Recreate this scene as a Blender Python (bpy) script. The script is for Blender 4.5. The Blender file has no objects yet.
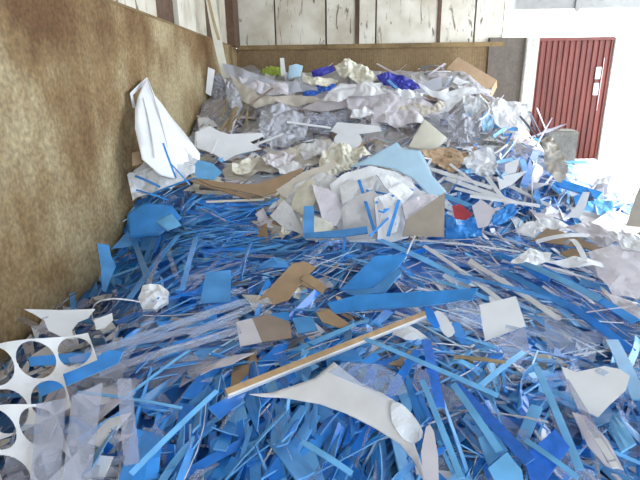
import bpy, bmesh, math, random
import numpy as np
from mathutils import Vector, Matrix, noise
random.seed(7)
S = bpy.context.scene
COL = S.collection
R = math.radians

# ------------------------------------------------------------------ camera
F = 500.0
CAM = Vector((0, 0, 2.1))
PITCH, YAW, ROLL = R(17.5), R(1.0), R(0.8)
fw = Vector((-math.sin(YAW)*math.cos(PITCH), math.cos(YAW)*math.cos(PITCH), -math.sin(PITCH)))
r0 = Vector((math.cos(YAW), math.sin(YAW), 0)); u0 = r0.cross(fw)
rt = r0*math.cos(ROLL) - u0*math.sin(ROLL)
up = u0*math.cos(ROLL) + r0*math.sin(ROLL)
cd = bpy.data.cameras.new('camera'); cd.sensor_width = 36; cd.lens = F/640*36; cd.clip_end = 200
co = bpy.data.objects.new('camera', cd); COL.objects.link(co)
m3 = Matrix((rt, up, -fw)).transposed()
co.matrix_world = Matrix.Translation(CAM) @ m3.to_4x4()
S.camera = co

def ray(px, py):
    return (fw*F + rt*(px-320) - up*(py-240)).normalized()
def proj(P):
    d = P - CAM; z = d.dot(fw)
    if z < .05: return None
    return 320+F*d.dot(rt)/z, 240-F*d.dot(up)/z

# ------------------------------------------------------------------ sky, sun, exposure
w = bpy.data.worlds.new('sky'); S.world = w; w.use_nodes = True
bg = w.node_tree.nodes['Background']
bg.inputs[0].default_value = (0.80, 0.90, 1.0, 1); bg.inputs[1].default_value = 4.0
sun = bpy.data.lights.new('sun', 'SUN'); sun.energy = 6; sun.angle = R(6); sun.color = (1, .99, .97)
so = bpy.data.objects.new('sun', sun); COL.objects.link(so)
so.rotation_euler = Vector((-.74, -.06, -.67)).to_track_quat('-Z', 'Y').to_euler()
vs = S.view_settings; vs.view_transform = 'Standard'; vs.look = 'None'; vs.exposure = 0.8; vs.gamma = 1
vs.use_curve_mapping = False

# ------------------------------------------------------------------ materials
MATS = {}
def nmat(name):
    m = bpy.data.materials.new(name); m.use_nodes = True; MATS[name] = m
    return m, m.node_tree, m.node_tree.nodes, m.node_tree.links
def plastic(name, col, rough=.35, clear=0.0, var=.12, scale=6, sheen=.5, dust=0.0, bump=0.0):
    """plastic: colour with faint variation, optional see-through share, optional pale dust"""
    m, t, n, l = nmat(name)
    p = n['Principled BSDF']; p.inputs['Roughness'].default_value = rough
    p.inputs['Specular IOR Level'].default_value = sheen
    tc = n.new('ShaderNodeTexCoord'); nz = n.new('ShaderNodeTexNoise'); nz.inputs['Scale'].default_value = scale
    nz.inputs['Detail'].default_value = 5
    l.new(tc.outputs['Object'], nz.inputs['Vector'])
    rp = n.new('ShaderNodeValToRGB'); l.new(nz.outputs['Fac'], rp.inputs['Fac'])
    lo = [max(0, c*(1-var*2)) for c in col]; hi = [min(1, c*(1+var)+dust*.5) for c in col]
    rp.color_ramp.elements[0].position = .3; rp.color_ramp.elements[1].position = .72
    rp.color_ramp.elements[0].color = (*lo, 1); rp.color_ramp.elements[1].color = (*hi, 1)
    oi = n.new('ShaderNodeObjectInfo'); hs = n.new('ShaderNodeHueSaturation')
    mr = n.new('ShaderNodeMapRange'); mr.inputs[3].default_value = 1-var*1.5; mr.inputs[4].default_value = 1+var*1.5
    l.new(oi.outputs['Random'], mr.inputs[0]); l.new(mr.outputs[0], hs.inputs['Value'])
    l.new(rp.outputs['Color'], hs.inputs['Color']); l.new(hs.outputs['Color'], p.inputs['Base Color'])
    if bump:
        b = n.new('ShaderNodeBump'); b.inputs['Strength'].default_value = bump; b.inputs['Distance'].default_value = .02
        n2 = n.new('ShaderNodeTexNoise'); n2.inputs['Scale'].default_value = scale*4; l.new(tc.outputs['Object'], n2.inputs['Vector'])
        l.new(n2.outputs['Fac'], b.inputs['Height']); l.new(b.outputs[0], p.inputs['Normal'])
    if clear:
        tr = n.new('ShaderNodeBsdfTransparent'); tr.inputs[0].default_value = (*[min(1, .55+.45*c/max(col)) for c in col], 1)
        mx = n.new('ShaderNodeMixShader'); mx.inputs[0].default_value = clear
        out = n['Material Output']
        l.new(p.outputs[0], mx.inputs[1]); l.new(tr.outputs[0], mx.inputs[2]); l.new(mx.outputs[0], out.inputs[0])
    return m
def srgb(r, g, b):
    f = lambda c: (c/255/12.92) if c/255 <= .04045 else ((c/255+.055)/1.055)**2.4
    return (f(r), f(g), f(b))
B = {}
plastic('blue_mid', srgb(66, 154, 234), .22)
plastic('blue_deep', srgb(42, 128, 220), .18)
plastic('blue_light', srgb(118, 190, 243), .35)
plastic('blue_dull', srgb(82, 152, 214), .32, dust=.04)
plastic('blue_navy', srgb(46, 124, 232), .3, dust=.04, scale=30)
plastic('blue_film', srgb(105, 182, 242), .15, clear=.45)
plastic('blue_edge', srgb(112, 182, 240), .4)
plastic('clear', srgb(214, 222, 235), .08, clear=.78, var=.05)
plastic('clear_grey', srgb(200, 202, 214), .15, clear=.66, var=.05)
plastic('lilac', srgb(224, 217, 222), .4, clear=.12, var=.04)
plastic('grey_film', srgb(192, 192, 200), .3, clear=.18, var=.06)
plastic('dark_grey', srgb(92, 96, 110), .4)
plastic('white', srgb(238, 238, 240), .35, var=.03)
plastic('white_dirty', srgb(224, 222, 222), .45, var=.05)
plastic('white_gloss', srgb(236, 240, 246), .12, bump=.3, var=.03)
plastic('cream', srgb(230, 224, 206), .5, var=.05)
plastic('beige', srgb(206, 196, 182), .6, var=.06)
plastic('taupe', srgb(160, 142, 128), .6)
plastic('tan', srgb(178, 158, 120), .6)
plastic('pale_blue', srgb(196, 230, 252), .35, var=.04)
plastic('purple_blue', srgb(72, 76, 190), .3)
plastic('royal', srgb(54, 108, 208), .3)
plastic('green', srgb(160, 178, 60), .4)
plastic('red', srgb(226, 84, 92), .45)
plastic('cardboard', srgb(170, 142, 112), .8, var=.07, scale=9)
plastic('cardboard_grey', srgb(176, 163, 146), .8, var=.06, scale=9)
plastic('wood', srgb(178, 146, 106), .6, scale=14)

# ------------------------------------------------------------------ object helpers
def link(name, me, parent=None):
    o = bpy.data.objects.new(name, me); COL.objects.link(o)
    if parent is not None: o.parent = parent
    return o
def tag(o, label=None, cat=None, group=None, kind=None):
    if label: o['label'] = label
    if cat: o['category'] = cat
    if group: o['group'] = group
    if kind: o['kind'] = kind
    return o
def mesh(name, verts, faces, mats, mi=None, smooth=False):
    me = bpy.data.meshes.new(name); me.from_pydata([tuple(v) for v in verts], [], faces)
    for m in mats: me.materials.append(MATS[m] if isinstance(m, str) else m)
    if mi is not None: me.polygons.foreach_set('material_index', mi)
    if smooth: me.polygons.foreach_set('use_smooth', [True]*len(faces))
    me.update(); return me
def boxmesh(name, x0, x1, y0, y1, z0, z1, m, bev=0.0):
    bm = bmesh.new(); bmesh.ops.create_cube(bm, size=1)
    for v in bm.verts:
        v.co = ((x0+x1)/2+v.co.x*(x1-x0), (y0+y1)/2+v.co.y*(y1-y0), (z0+z1)/2+v.co.z*(z1-z0))
    if bev: bmesh.ops.bevel(bm, geom=bm.edges[:], offset=bev, segments=2, affect='EDGES')
    me = bpy.data.meshes.new(name); bm.to_mesh(me); bm.free()
    me.materials.append(MATS[m]); return me
def empty(name, loc):
    o = bpy.data.objects.new(name, None); COL.objects.link(o); o.location = loc; return o

# ------------------------------------------------------------------ setting materials
def wallmat(name, c1, c2, c3, sc=1.2, bumpd=.03, fine=60, stretch=(1, 1, 1), ribs=0.0, fs=.8):
    m, t, n, l = nmat(name); p = n['Principled BSDF']; p.inputs['Roughness'].default_value = .75
    p.inputs['Specular IOR Level'].default_value = .25
    tc = n.new('ShaderNodeTexCoord'); mp = n.new('ShaderNodeMapping'); mp.inputs['Scale'].default_value = stretch
    l.new(tc.outputs['Object'], mp.inputs[0])
    a = n.new('ShaderNodeTexNoise'); a.inputs['Scale'].default_value = sc; a.inputs['Detail'].default_value = 7; a.inputs['Roughness'].default_value = .62
    l.new(mp.outputs[0], a.inputs['Vector'])
    rp = n.new('ShaderNodeValToRGB'); e = rp.color_ramp.elements
    e[0].position = .32+.06*(name == 'wall_brown'); e[0].color = (*c1, 1); e[1].position = .7-.08*(name == 'wall_brown'); e[1].color = (*c3, 1)
    k = e.new(.5); k.color = (*c2, 1)
    l.new(a.outputs['Fac'], rp.inputs[0])
    b = n.new('ShaderNodeTexNoise'); b.inputs['Scale'].default_value = fine; b.inputs['Detail'].default_value = 3
    l.new(tc.outputs['Object'], b.inputs['Vector'])
    rb = n.new('ShaderNodeValToRGB'); rb.color_ramp.elements[0].position = .35; rb.color_ramp.elements[1].position = .7
    rb.color_ramp.elements[0].color = (.55, .52, .5, 1); rb.color_ramp.elements[1].color = (1.25, 1.22, 1.12, 1)
    l.new(b.outputs['Fac'], rb.inputs[0])
    mx = n.new('ShaderNodeMix'); mx.data_type = 'RGBA'; mx.blend_type = 'MULTIPLY'; mx.inputs[0].default_value = fs
    l.new(rp.outputs[0], mx.inputs[6]); l.new(rb.outputs[0], mx.inputs[7]); l.new(mx.outputs[2], p.inputs['Base Color'])
    bu = n.new('ShaderNodeBump'); bu.inputs['Strength'].default_value = .7; bu.inputs['Distance'].default_value = bumpd
    l.new(b.outputs['Fac'], bu.inputs['Height'])
    if ribs:
        wv = n.new('ShaderNodeTexWave'); wv.inputs['Scale'].default_value = ribs; wv.bands_direction = 'X'; wv.inputs['Distortion'].default_value = .6
        l.new(tc.outputs['Object'], wv.inputs['Vector'])
        b2 = n.new('ShaderNodeBump'); b2.inputs['Strength'].default_value = .3; b2.inputs['Distance'].default_value = .015
        l.new(wv.outputs['Fac'], b2.inputs['Height']); l.new(bu.outputs[0], b2.inputs['Normal']); l.new(b2.outputs[0], p.inputs['Normal'])
    else: l.new(bu.outputs[0], p.inputs['Normal'])
    return m
wallmat('wall_brown', srgb(112, 82, 54), srgb(144, 119, 84), srgb(182, 166, 132), .7, .018, 26, (1, 1, .75), fs=.65)
wallmat('wall_back_brown', srgb(118, 98, 72), srgb(138, 116, 86), srgb(156, 134, 100), .8, .008, 16, (1, 1, .5), ribs=5, fs=.35)
wallmat('wall_dark', srgb(92, 84, 78), srgb(112, 104, 96), srgb(130, 120, 110), .9, .008, 14, (1, 1, .4), fs=.3)
wallmat('concrete', srgb(100, 98, 92), srgb(122, 120, 114), srgb(140, 138, 132), 2.5, .01, 30, fs=.35)
wallmat('floor_concrete', srgb(186, 180, 176), srgb(206, 202, 198), srgb(220, 216, 212), .8, .006, 20, fs=.3)
wallmat('beam', srgb(120, 100, 72), srgb(142, 120, 86), srgb(165, 142, 104), 1.5, .01, 30, fs=.4)
wallmat('post_brown', srgb(84, 66, 54), srgb(102, 80, 66), srgb(118, 96, 80), 1.5, .01, 20, fs=.4)
wallmat('post_white', srgb(180, 180, 170), srgb(204, 202, 194), srgb(222, 220, 214), 1.2, .005, 14, (1, 1, .3), fs=.3)
wallmat('steel_white', srgb(150, 150, 148), srgb(158, 158, 156), srgb(166, 166, 164), .6, .002, 8, fs=.15)
def panelmat():
    m, t, n, l = nmat('white_panel'); p = n['Principled BSDF']; p.inputs['Roughness'].default_value = .5
    tc = n.new('ShaderNodeTexCoord')
    a = n.new('ShaderNodeTexNoise'); a.inputs['Scale'].default_value = 1.4; a.inputs['Detail'].default_value = 6
    oi = n.new('ShaderNodeObjectInfo'); ad = n.new('ShaderNodeVectorMath'); ad.operation = 'ADD'
    cb = n.new('ShaderNodeCombineXYZ'); ml = n.new('ShaderNodeMath'); ml.operation = 'MULTIPLY'; ml.inputs[1].default_value = 40
    l.new(oi.outputs['Random'], ml.inputs[0]); l.new(ml.outputs[0], cb.inputs[2])
    l.new(tc.outputs['Object'], ad.inputs[0]); l.new(cb.outputs[0], ad.inputs[1])
    l.new(ad.outputs[0], a.inputs['Vector'])
    rp = n.new('ShaderNodeValToRGB'); e = rp.color_ramp.elements
    e[0].position = .3; e[0].color = (*srgb(190, 178, 155), 1); e[1].position = .6; e[1].color = (*srgb(228, 222, 208), 1)
    l.new(a.outputs['Fac'], rp.inputs[0])
    # scratches and scuffs
    mp = n.new('ShaderNodeMapping'); mp.inputs['Scale'].default_value = (5, 5, 1.1); mp.inputs['Rotation'].default_value = (0, .7, 0)
    l.new(ad.outputs[0], mp.inputs[0])
    s = n.new('ShaderNodeTexNoise'); s.inputs['Scale'].default_value = 1.6; s.inputs['Detail'].default_value = 6; s.inputs['Distortion'].default_value = 1.2
    l.new(mp.outputs[0], s.inputs['Vector'])
    rs = n.new('ShaderNodeValToRGB'); q = rs.color_ramp.elements
    q[0].position = .60; q[0].color = (0, 0, 0, 1); q[1].position = .68; q[1].color = (1, 1, 1, 1)
    l.new(s.outputs['Fac'], rs.inputs[0])
    mx = n.new('ShaderNodeMix'); mx.data_type = 'RGBA'; mx.inputs[7].default_value = (*srgb(120, 104, 88), 1)
    l.new(rs.outputs[0], mx.inputs[0]); l.new(rp.outputs[0], mx.inputs[6]); l.new(mx.outputs[2], p.inputs['Base Color'])
panelmat()
def redmat():
    m, t, n, l = nmat('red_steel'); p = n['Principled BSDF']; p.inputs['Roughness'].default_value = .45
    tc = n.new('ShaderNodeTexCoord'); mp = n.new('ShaderNodeMapping'); mp.inputs['Scale'].default_value = (3, 3, .5)
    l.new(tc.outputs['Object'], mp.inputs[0])
    a = n.new('ShaderNodeTexNoise'); a.inputs['Scale'].default_value = 1.6; a.inputs['Detail'].default_value = 6; l.new(mp.outputs[0], a.inputs['Vector'])
    rp = n.new('ShaderNodeValToRGB'); e = rp.color_ramp.elements
    e[0].position = .35; e[0].color = (*srgb(98, 38, 28), 1); e[1].position = .66; e[1].color = (*srgb(124, 52, 38), 1)
    k = e.new(.8); k.color = (*srgb(176, 104, 92), 1)
    l.new(a.outputs['Fac'], rp.inputs[0]); l.new(rp.outputs[0], p.inputs['Base Color'])
redmat()

# ------------------------------------------------------------------ setting
WX, WY, WT = -2.32, 13.67, 2.95       # left wall face, back wall face, top of the lower wall
ROOF = 6.2
def struct(name, me, parent=None):
    o = link(name, me, parent)
    if parent is None: o['kind'] = 'structure'
    return o
o = struct('floor', boxmesh('floor', WX-.4, 30, -9, 30, -.2, 0, 'floor_concrete')); tag(o, 'pale dusty concrete floor, sunlit beside the red door')
wl = struct('wall_left', boxmesh('wall_left', WX-.3, WX, -8, WY+.3, 0, WT, 'wall_brown')); tag(wl, 'long rough brown stained wall along the left of the heap')
wb = struct('wall_back', boxmesh('wall_back', WX, 4.12, WY, WY+.3, 0, WT, 'wall_back_brown')); tag(wb, 'ribbed tan back wall behind the heap')
wd = struct('wall_back_dark', boxmesh('wall_back_dark', 4.12, 5.05, WY-.05, WY+.25, 0, 3.12, 'wall_dark')); tag(wd, 'dark grey concrete wall section left of the white post')
def xat(px, py=30):
    d = ray(px, py); return d.x/d.y*WY
# ledges between lower wall and panels
struct('ledge_beam', boxmesh('ledge_beam', WX+.06, xat(505), WY-.06, WY+.04, WT-.04, WT+.07, 'beam'), wb)
struct('ledge_beam', boxmesh('ledge_beam', WX-.2, WX+.01, -8, WY, WT, WT+.03, 'beam'), wl)
# cladding panels above the back wall, each its own piece; edges read off the photo
edges = [234, 275, 326, 357, 376, 438, 475, 504]
uw = struct('wall_back_upper', boxmesh('wall_back_upper', WX, xat(505), WY+.13, WY+.2, WT, ROOF, 'post_brown')); tag(uw, 'backing of the pale cladding panels above the back wall')
for a, b in zip(edges[:-1], edges[1:]):
    x0, x1 = xat(a)+.02, xat(b)-.02
    if a == 357: x0 += .04
    struct('cladding_panel', boxmesh('cladding_panel', x0, x1, WY+.06, WY+.13, WT+.07, ROOF, 'white_panel', .006), uw)
for px in (357, 439):
    x = xat(px); struct('post', boxmesh('post', x-.045, x+.045, WY+.03, WY+.13, WT+.07, ROOF, 'post_brown'), uw)
# left wall upper panels and brown posts
ul = struct('wall_left_upper', boxmesh('wall_left_upper', WX-.3, WX-.16, -8, WY+.13, WT, ROOF, 'post_brown')); tag(ul, 'backing of the pale cladding panels above the left wall')
def yat(px, py):
    d = ray(px, py); return d.y/d.x*(WX-.08)
ys = [-8, -3, 1.5, 4.2, yat(157, 12), yat(178, 12), yat(206, 20), yat(220, 20), WY]
for i, (a, b) in enumerate(zip(ys[:-1], ys[1:])):
    if i in (4,): continue
    if i == 6: continue
    struct('cladding_panel', boxmesh('cladding_panel', WX-.16, WX-.08, a+.01, b-.01, WT+.03, ROOF, 'white_panel', .006), ul)
struct('corner_post', boxmesh('corner_post', WX-.14, WX+.1, WY-.75, WY+.05, WT+.02, ROOF, 'post_brown'), ul)
# roof, and the white fascia over the door opening
ce = struct('ceiling', boxmesh('ceiling', WX-.3, 9, -8, WY+.3, ROOF, ROOF+.15, 'steel_white')); tag(ce, 'roof over the storage bay')  # unseen stretch behind the camera added to dim the front
fz = struct('trim_1', boxmesh('trim_1', 4.72, 12.5, WY+.05, WY+.35, 3.78, 5.2, 'steel_white')); tag(fz, 'white horizontal fascia beam above the bright opening')
struct('fascia_joint', boxmesh('fascia_joint', xat(578, 5)-.05, xat(578, 5)+.05, WY, WY+.05, 3.7, 5.2, 'steel_white'), fz)
wr_ = struct('wall_right_added', boxmesh('wall_right_added', 8.7, 9.0, -8, 2.2, 0, ROOF, 'post_white')); tag(wr_, 'unseen side wall added to shade the front of the heap')  # added out of view to block side light near the camera
wf_ = struct('wall_front_added', boxmesh('wall_front_added', WX, 0.5, -8.3, -8, 0, ROOF, 'post_white')); tag(wf_, 'unseen wall added behind the camera to cut the front light')  # added out of view to hold back daylight from behind
# white concrete post
def px_x(px, py, Y):
    d = ray(px, py); return d.x/d.y*Y
pw = struct('trim_2', boxmesh('trim_2', 5.02, 5.34, WY-.16, WY+.12, 0, 3.1, 'post_white', .02)); tag(pw, 'whitewashed concrete post between dark wall and red door')

# ------------------------------------------------------------------ red corrugated door
dx0, dx1 = 5.36, px_x(611, 60, WY)
dd = empty('door_1', (dx0, WY, 0)); tag(dd, 'red corrugated steel sliding door beside the bright opening', kind='structure')
nb = 13; pts = []
pit = (dx1-dx0)/nb
for i in range(nb):
    for fx, fy in ((0, 0), (.45, 0), (.58, -.035), (.87, -.035)):
        pts.append(((i+fx)*pit, fy))
pts.append((dx1-dx0, 0))
V = []; Fc = []
for (x, y) in pts: V += [(x, y, .03), (x, y, 3.08), (x, y+.02, .03), (x, y+.02, 3.08)]
for i in range(len(pts)-1):
    a = i*4; b = a+4
    Fc += [(a, b, b+1, a+1), (a+2, a+3, b+3, b+2), (a+1, b+1, b+3, a+3), (a, a+2, b+2, b)]
struct('corrugated_sheet', mesh('corrugated_sheet', V, Fc, ['red_steel']), dd)
struct('edge_rail', boxmesh('edge_rail', dx1-dx0, dx1-dx0+.12, -.08, .06, 0, 3.08, 'post_white', .01), dd)
struct('top_rail', boxmesh('top_rail', 0, dx1-dx0, -.06, -.036, 3.02, 3.1, 'red_steel', .005), dd)
for (a, b) in ((67, 79), (83, 95)):
    dA = ray(597, a); dB = ray(597, b)
    zA = CAM.z+dA.z/dA.y*WY; zB = CAM.z+dB.z/dB.y*WY; xx = px_x(596, 80, WY)-dx0
    q = struct('plate', boxmesh('plate', xx-.06, xx+.07, -.055, -.036, zB, zA, 'white', .004), dd); q['label'] = 'small white rectangular plate'
# paint drip line
q = struct('paint_streak', boxmesh('paint_streak', dx1-dx0-.2, dx1-dx0-.188, -.044, -.03, 1.3, 2.6, 'white_dirty'), dd); q['label'] = 'thin white paint streak'
# jamb of the opening at the far right
jm = struct('trim_3', boxmesh('trim_3', 8.62, 8.8, WY-.9, WY-.2, 0, 3.3, 'post_white', .02)); tag(jm, 'pale jamb wall at the right side of the bright opening')

# ------------------------------------------------------------------ heap surface
PY = [-1.5, 0, 1.5, 3, 4.2, 5.0, 6.0, 6.8, 7.6, 8.2, 9.5, 12, 13.7]
PZ = [.3, .55, .62, .60, .60, .58, .84, 1.03, 1.17, 1.17, 1.75, 2.36, 2.3]
def sstep(a, b, x):
    t = max(0, min(1, (x-a)/(b-a))); return t*t*(3-2*t)
def hf(x, y):
    z = float(np.interp(y, PY, PZ))
    # lower along the left wall in front
    k = sstep(-1.1, -2.3, x)*(1-sstep(4.6, 5.9, y))
    z -= k*.32
    # blue ridge left of centre
    z += .16*math.exp(-((x+1.15)/.7)**2-((y-5.5)/.6)**2)
    z += .10*math.exp(-((x-.3)/1.2)**2-((y-2.5)/.8)**2)
    # right flank
    if y > 7:
        e0 = 3.0; e1 = 4.9
        kk = sstep(e0, e1, x)
    else:
        e0 = np.interp(y, [0, 3, 7], [2.2, 2.4, 3.0]); e1 = np.interp(y, [0, 3, 6, 7], [5.5, 5.8, 5.7, 4.9])
        kk = sstep(e0, e1, x)
    z *= (1-kk)
    z += .07*noise.noise(Vector((x*1.3, y*1.3, 0))) + .04*noise.noise(Vector((x*3.1, y*3.1, 5)))
    if kk > .98: z -= (kk-.98)*8
    return z
def hit(px, py, far=14.5):
    d = ray(px, py); s = .8; prev = s
    while s < 22:
        P = CAM+d*s
        if P.z <= max(hf(P.x, P.y), 0):
            a, b = prev, s
            for _ in range(12):
                c = (a+b)/2; P = CAM+d*c
                if P.z <= max(hf(P.x, P.y), 0): b = c
                else: a = c
            P = CAM+d*b
            if P.y > WY-.05 or P.x < WX+.03: return None
            return P
        prev = s; s += .06+s*.01
    return None
def normal(x, y, e=.12):
    return Vector((hf(x-e, y)-hf(x+e, y), hf(x, y-e)-hf(x, y+e), 2*e)).normalized()

# base of the heap
def heapmat():
    m, t, n, l = nmat('heap_base'); p = n['Principled BSDF']; p.inputs['Roughness'].default_value = .5
    g = n.new('ShaderNodeNewGeometry'); sx = n.new('ShaderNodeSeparateXYZ'); l.new(g.outputs['Position'], sx.inputs[0])
    nz = n.new('ShaderNodeTexNoise'); nz.inputs['Scale'].default_value = 2.2; nz.inputs['Detail'].default_value = 5; l.new(g.outputs['Position'], nz.inputs['Vector'])
    ad = n.new('ShaderNodeMath'); ad.operation = 'MULTIPLY_ADD'; ad.inputs[1].default_value = 3; l.new(nz.outputs['Fac'], ad.inputs[0]); l.new(sx.outputs['Y'], ad.inputs[2])
    mr = n.new('ShaderNodeMapRange'); mr.inputs[1].default_value = 7.2; mr.inputs[2].default_value = 9.5; l.new(ad.outputs[0], mr.inputs[0])
    n2 = n.new('ShaderNodeTexVoronoi'); n2.inputs['Scale'].default_value = 14; l.new(g.outputs['Position'], n2.inputs['Vector'])
    mf = n.new('ShaderNodeMix'); mf.data_type = 'RGBA'; mf.inputs[6].default_value = (*srgb(48, 118, 196), 1); mf.inputs[7].default_value = (*srgb(178, 172, 172), 1)
    l.new(mr.outputs[0], mf.inputs[0])
    m2 = n.new('ShaderNodeMix'); m2.data_type = 'RGBA'; m2.blend_type = 'MULTIPLY'; m2.inputs[0].default_value = .18
    l.new(mf.outputs[2], m2.inputs[6]); l.new(n2.outputs['Color'], m2.inputs[7]); l.new(m2.outputs[2], p.inputs['Base Color'])
heapmat()
NX, NY = 110, 190
V = []; Fc = []
for j in range(NY+1):
    y = -1.6+(WY-.08+1.6)*j/NY
    for i in range(NX+1):
        x = WX+.02+(6.6-WX)*i/NX
        V.append((x, y, hf(x, y)-.05+.05*noise.noise(Vector((x*9, y*9, 3)))))
for j in range(NY):
    for i in range(NX):
        a = j*(NX+1)+i; q = (a, a+1, a+NX+2, a+NX+1)
        if max(V[k][2] for k in q) > -.08: Fc.append(q)
o = link('plastic_scrap_heap', mesh('plastic_scrap_heap', V, Fc, ['heap_base']))
tag(o, 'compacted mass of small plastic scrap underneath the loose pieces', 'scrap heap', kind='stuff')

# ------------------------------------------------------------------ hero pieces traced from the photo
MASK = np.full((300, 400), 1e9)      # nearest hero distance, 2 px cells, frame -80..720 x -60..540
def mcell(px, py): return int((py+60)/2), int((px+80)/2)
def inpoly(x, y, P):
    c = False; j = len(P)-1
    for i in range(len(P)):
        (xi, yi), (xj, yj) = P[i], P[j]
        if (yi > y) != (yj > y) and x < (xj-xi)*(y-yi)/(yj-yi)+xi: c = not c
        j = i
    return c
def smooth_poly(P, k=3):
    out = []; n = len(P)
    for i in range(n):
        p0, p1, p2, p3 = [np.array(P[(i+q) % n], float) for q in (-1, 0, 1, 2)]
        for s in range(k):
            t = s/k
            out.append(tuple(.5*((2*p1)+(-p0+p2)*t+(2*p0-5*p1+4*p2-p3)*t*t+(-p0+3*p1-3*p2+p3)*t**3)))
    return out
def solid(name, pts3, nrm, mats, th=.006, bulge=0, crumple=0, cuts=0, parent=None, edge=None, origin=None, seed=0):
    """polygon on a plane -> solid sheet with thickness, optional bulge and crumple"""
    c = sum(pts3, Vector())/len(pts3); org = origin if origin is not None else c
    bm = bmesh.new(); vs_ = [bm.verts.new(p-org) for p in pts3]; f = bm.faces.new(vs_)
    bm.normal_update()
    if f.normal.dot(nrm) < 0: f.normal_flip()
    bmesh.ops.triangulate(bm, faces=bm.faces[:])
    if bulge or crumple:
        for _ in range(max(cuts, 2)):
            L = [e for e in bm.edges if e.calc_length() > .03]
            bmesh.ops.subdivide_edges(bm, edges=L, cuts=1)
            bmesh.ops.triangulate(bm, faces=[f for f in bm.faces if len(f.verts) > 3])
        rad = max((p-c).length for p in pts3)
        for v in bm.verts:
            q = v.co+org
            d = (q-c).length/rad
            h = bulge*(1-d*d)
            if crumple:
                sc = 2.2/rad
                h += crumple*(noise.noise(q*sc+Vector((seed*7.3, 0, 0)))+.7*abs(noise.noise(q*sc*2.3+Vector((0, seed*3.1, 0))))-.2)
            v.co += nrm*h
    r = bmesh.ops.extrude_face_region(bm, geom=bm.faces[:])
    nv = [g for g in r['geom'] if isinstance(g, bmesh.types.BMVert)]
    for v in nv: v.co -= nrm*th
    bmesh.ops.recalc_face_normals(bm, faces=bm.faces[:])
    bm.normal_update()
    me = bpy.data.meshes.new(name)
    for f in bm.faces:
        if edge and abs(f.normal.dot(nrm)) < .4: f.material_index = 1
        if crumple or bulge: f.smooth = abs(f.normal.dot(nrm)) > .5 and not crumple
    bm.to_mesh(me); bm.free()
    me.materials.append(MATS[mats])
    if edge: me.materials.append(MATS[edge])
    o = link(name, me, parent); o.location = org if parent is None else (0, 0, 0)
    return o
def lift_plane(P, tilt, lift, dist=None, skew=None):
    cx = sum(p[0] for p in P)/len(P); cy = sum(p[1] for p in P)/len(P)
    h = hit(cx, cy)
    if h is None:
        d = ray(cx, cy); h = CAM+d*min((WY-.4)/d.y, ((WX+.12)/d.x if d.x < 0 else 99))
    if dist: d = ray(cx, cy); h = CAM+d*dist/d.y
    n = normal(h.x, h.y); tc = (CAM-h).normalized()
    n = n*(1-tilt)+tc*tilt
    if skew: n = n+rt*skew[0]+up*skew[1]
    n.normalize()
    s = 1.0; s_low = .8
    for it in range(60):
        C = CAM+(h-CAM)*s
        pts = []; low = 9
        for (x, y) in P:
            d = ray(x, y); den = d.dot(n)
            q = CAM+d*((C-CAM).dot(n)/den) if abs(den) > .02 else C
            pts.append(q); low = min(low, q.z-hf(q.x, q.y))
            r, c = mcell(x, y)
            if s > s_low and 0 <= r < 300 and 0 <= c < 400 and MASK[r, c] < 1e8 and (q-CAM).length > MASK[r, c]-.012: low = -9
        if low > lift or dist: break
        s -= .004
    return pts, n, C
HERO = []
def sheet(name, label, cat, mat, P, tilt=.35, lift=.0, th=.006, bulge=0, crumple=0, smooth=0, edge=None, group=None, plane=None, dist=None, cuts=3, skew=None):
    if smooth: P = smooth_poly(P, smooth)
    if plane:
        a, b, c = plane; n = (b-a).cross(c-a).normalized()
        if n.dot(CAM-a) < 0: n = -n
        pts = []
        for (x, y) in P:
            d = ray(x, y); pts.append(CAM+d*((a-CAM).dot(n)/d.dot(n)))
        C = a
    else: pts, n, C = lift_plane(P, tilt, lift, dist, skew)
    for p in pts: p.x = max(p.x, WX+.04)
    o = solid(name, pts, n, mat, th, bulge, crumple, cuts, edge=edge, seed=len(HERO))
    tag(o, label, cat, group); HERO.append(o)
    x0 = min(p[0] for p in P); x1 = max(p[0] for p in P); y0 = min(p[1] for p in P); y1 = max(p[1] for p in P)
    for yy in np.arange(y0, y1+1, 2):
        for xx in np.arange(x0, x1+1, 2):
            if inpoly(xx, yy, P):
                d = ray(xx, yy); den = d.dot(n)
                if abs(den) < .02: continue
                t = (C-CAM).dot(n)/den
                r, c = mcell(xx, yy)
                if 0 <= r < 300 and 0 <= c < 400: MASK[r, c] = min(MASK[r, c], t)
    return o
def bar_mesh(name, a, b, w, th, mats, nrm, bow=0.0, nseg=6, org=None, sidebow=0.0, edge=None, taper=1.0):
    ax = (b-a); L = ax.length; ax.normalize()
    sd = ax.cross(nrm).normalized(); n = sd.cross(ax).normalized()
    V = []; Fc = []; mi = []
    org = org or (a+b)/2
    for i in range(nseg+1):
        t = i/nseg; k = 4*t*(1-t)
        p = a+ax*L*t+n*bow*k+sd*sidebow*k-org
        ww = w*(1+(taper-1)*t)
        for s, u in ((-1, .5), (1, .5), (1, -.5), (-1, -.5)): V.append(p+sd*s*ww/2+n*u*th)
    for i in range(nseg):
        q = i*4
        for k in range(4):
            Fc.append((q+k, q+(k+1) % 4, q+4+(k+1) % 4, q+4+k)); mi.append(1 if (k % 2 and edge) else 0)
    Fc += [(3, 2, 1, 0), (nseg*4, nseg*4+1, nseg*4+2, nseg*4+3)]; mi += [1 if edge else 0]*2
    return mesh(name, V, Fc, [mats]+([edge] if edge else []), mi), org
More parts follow.
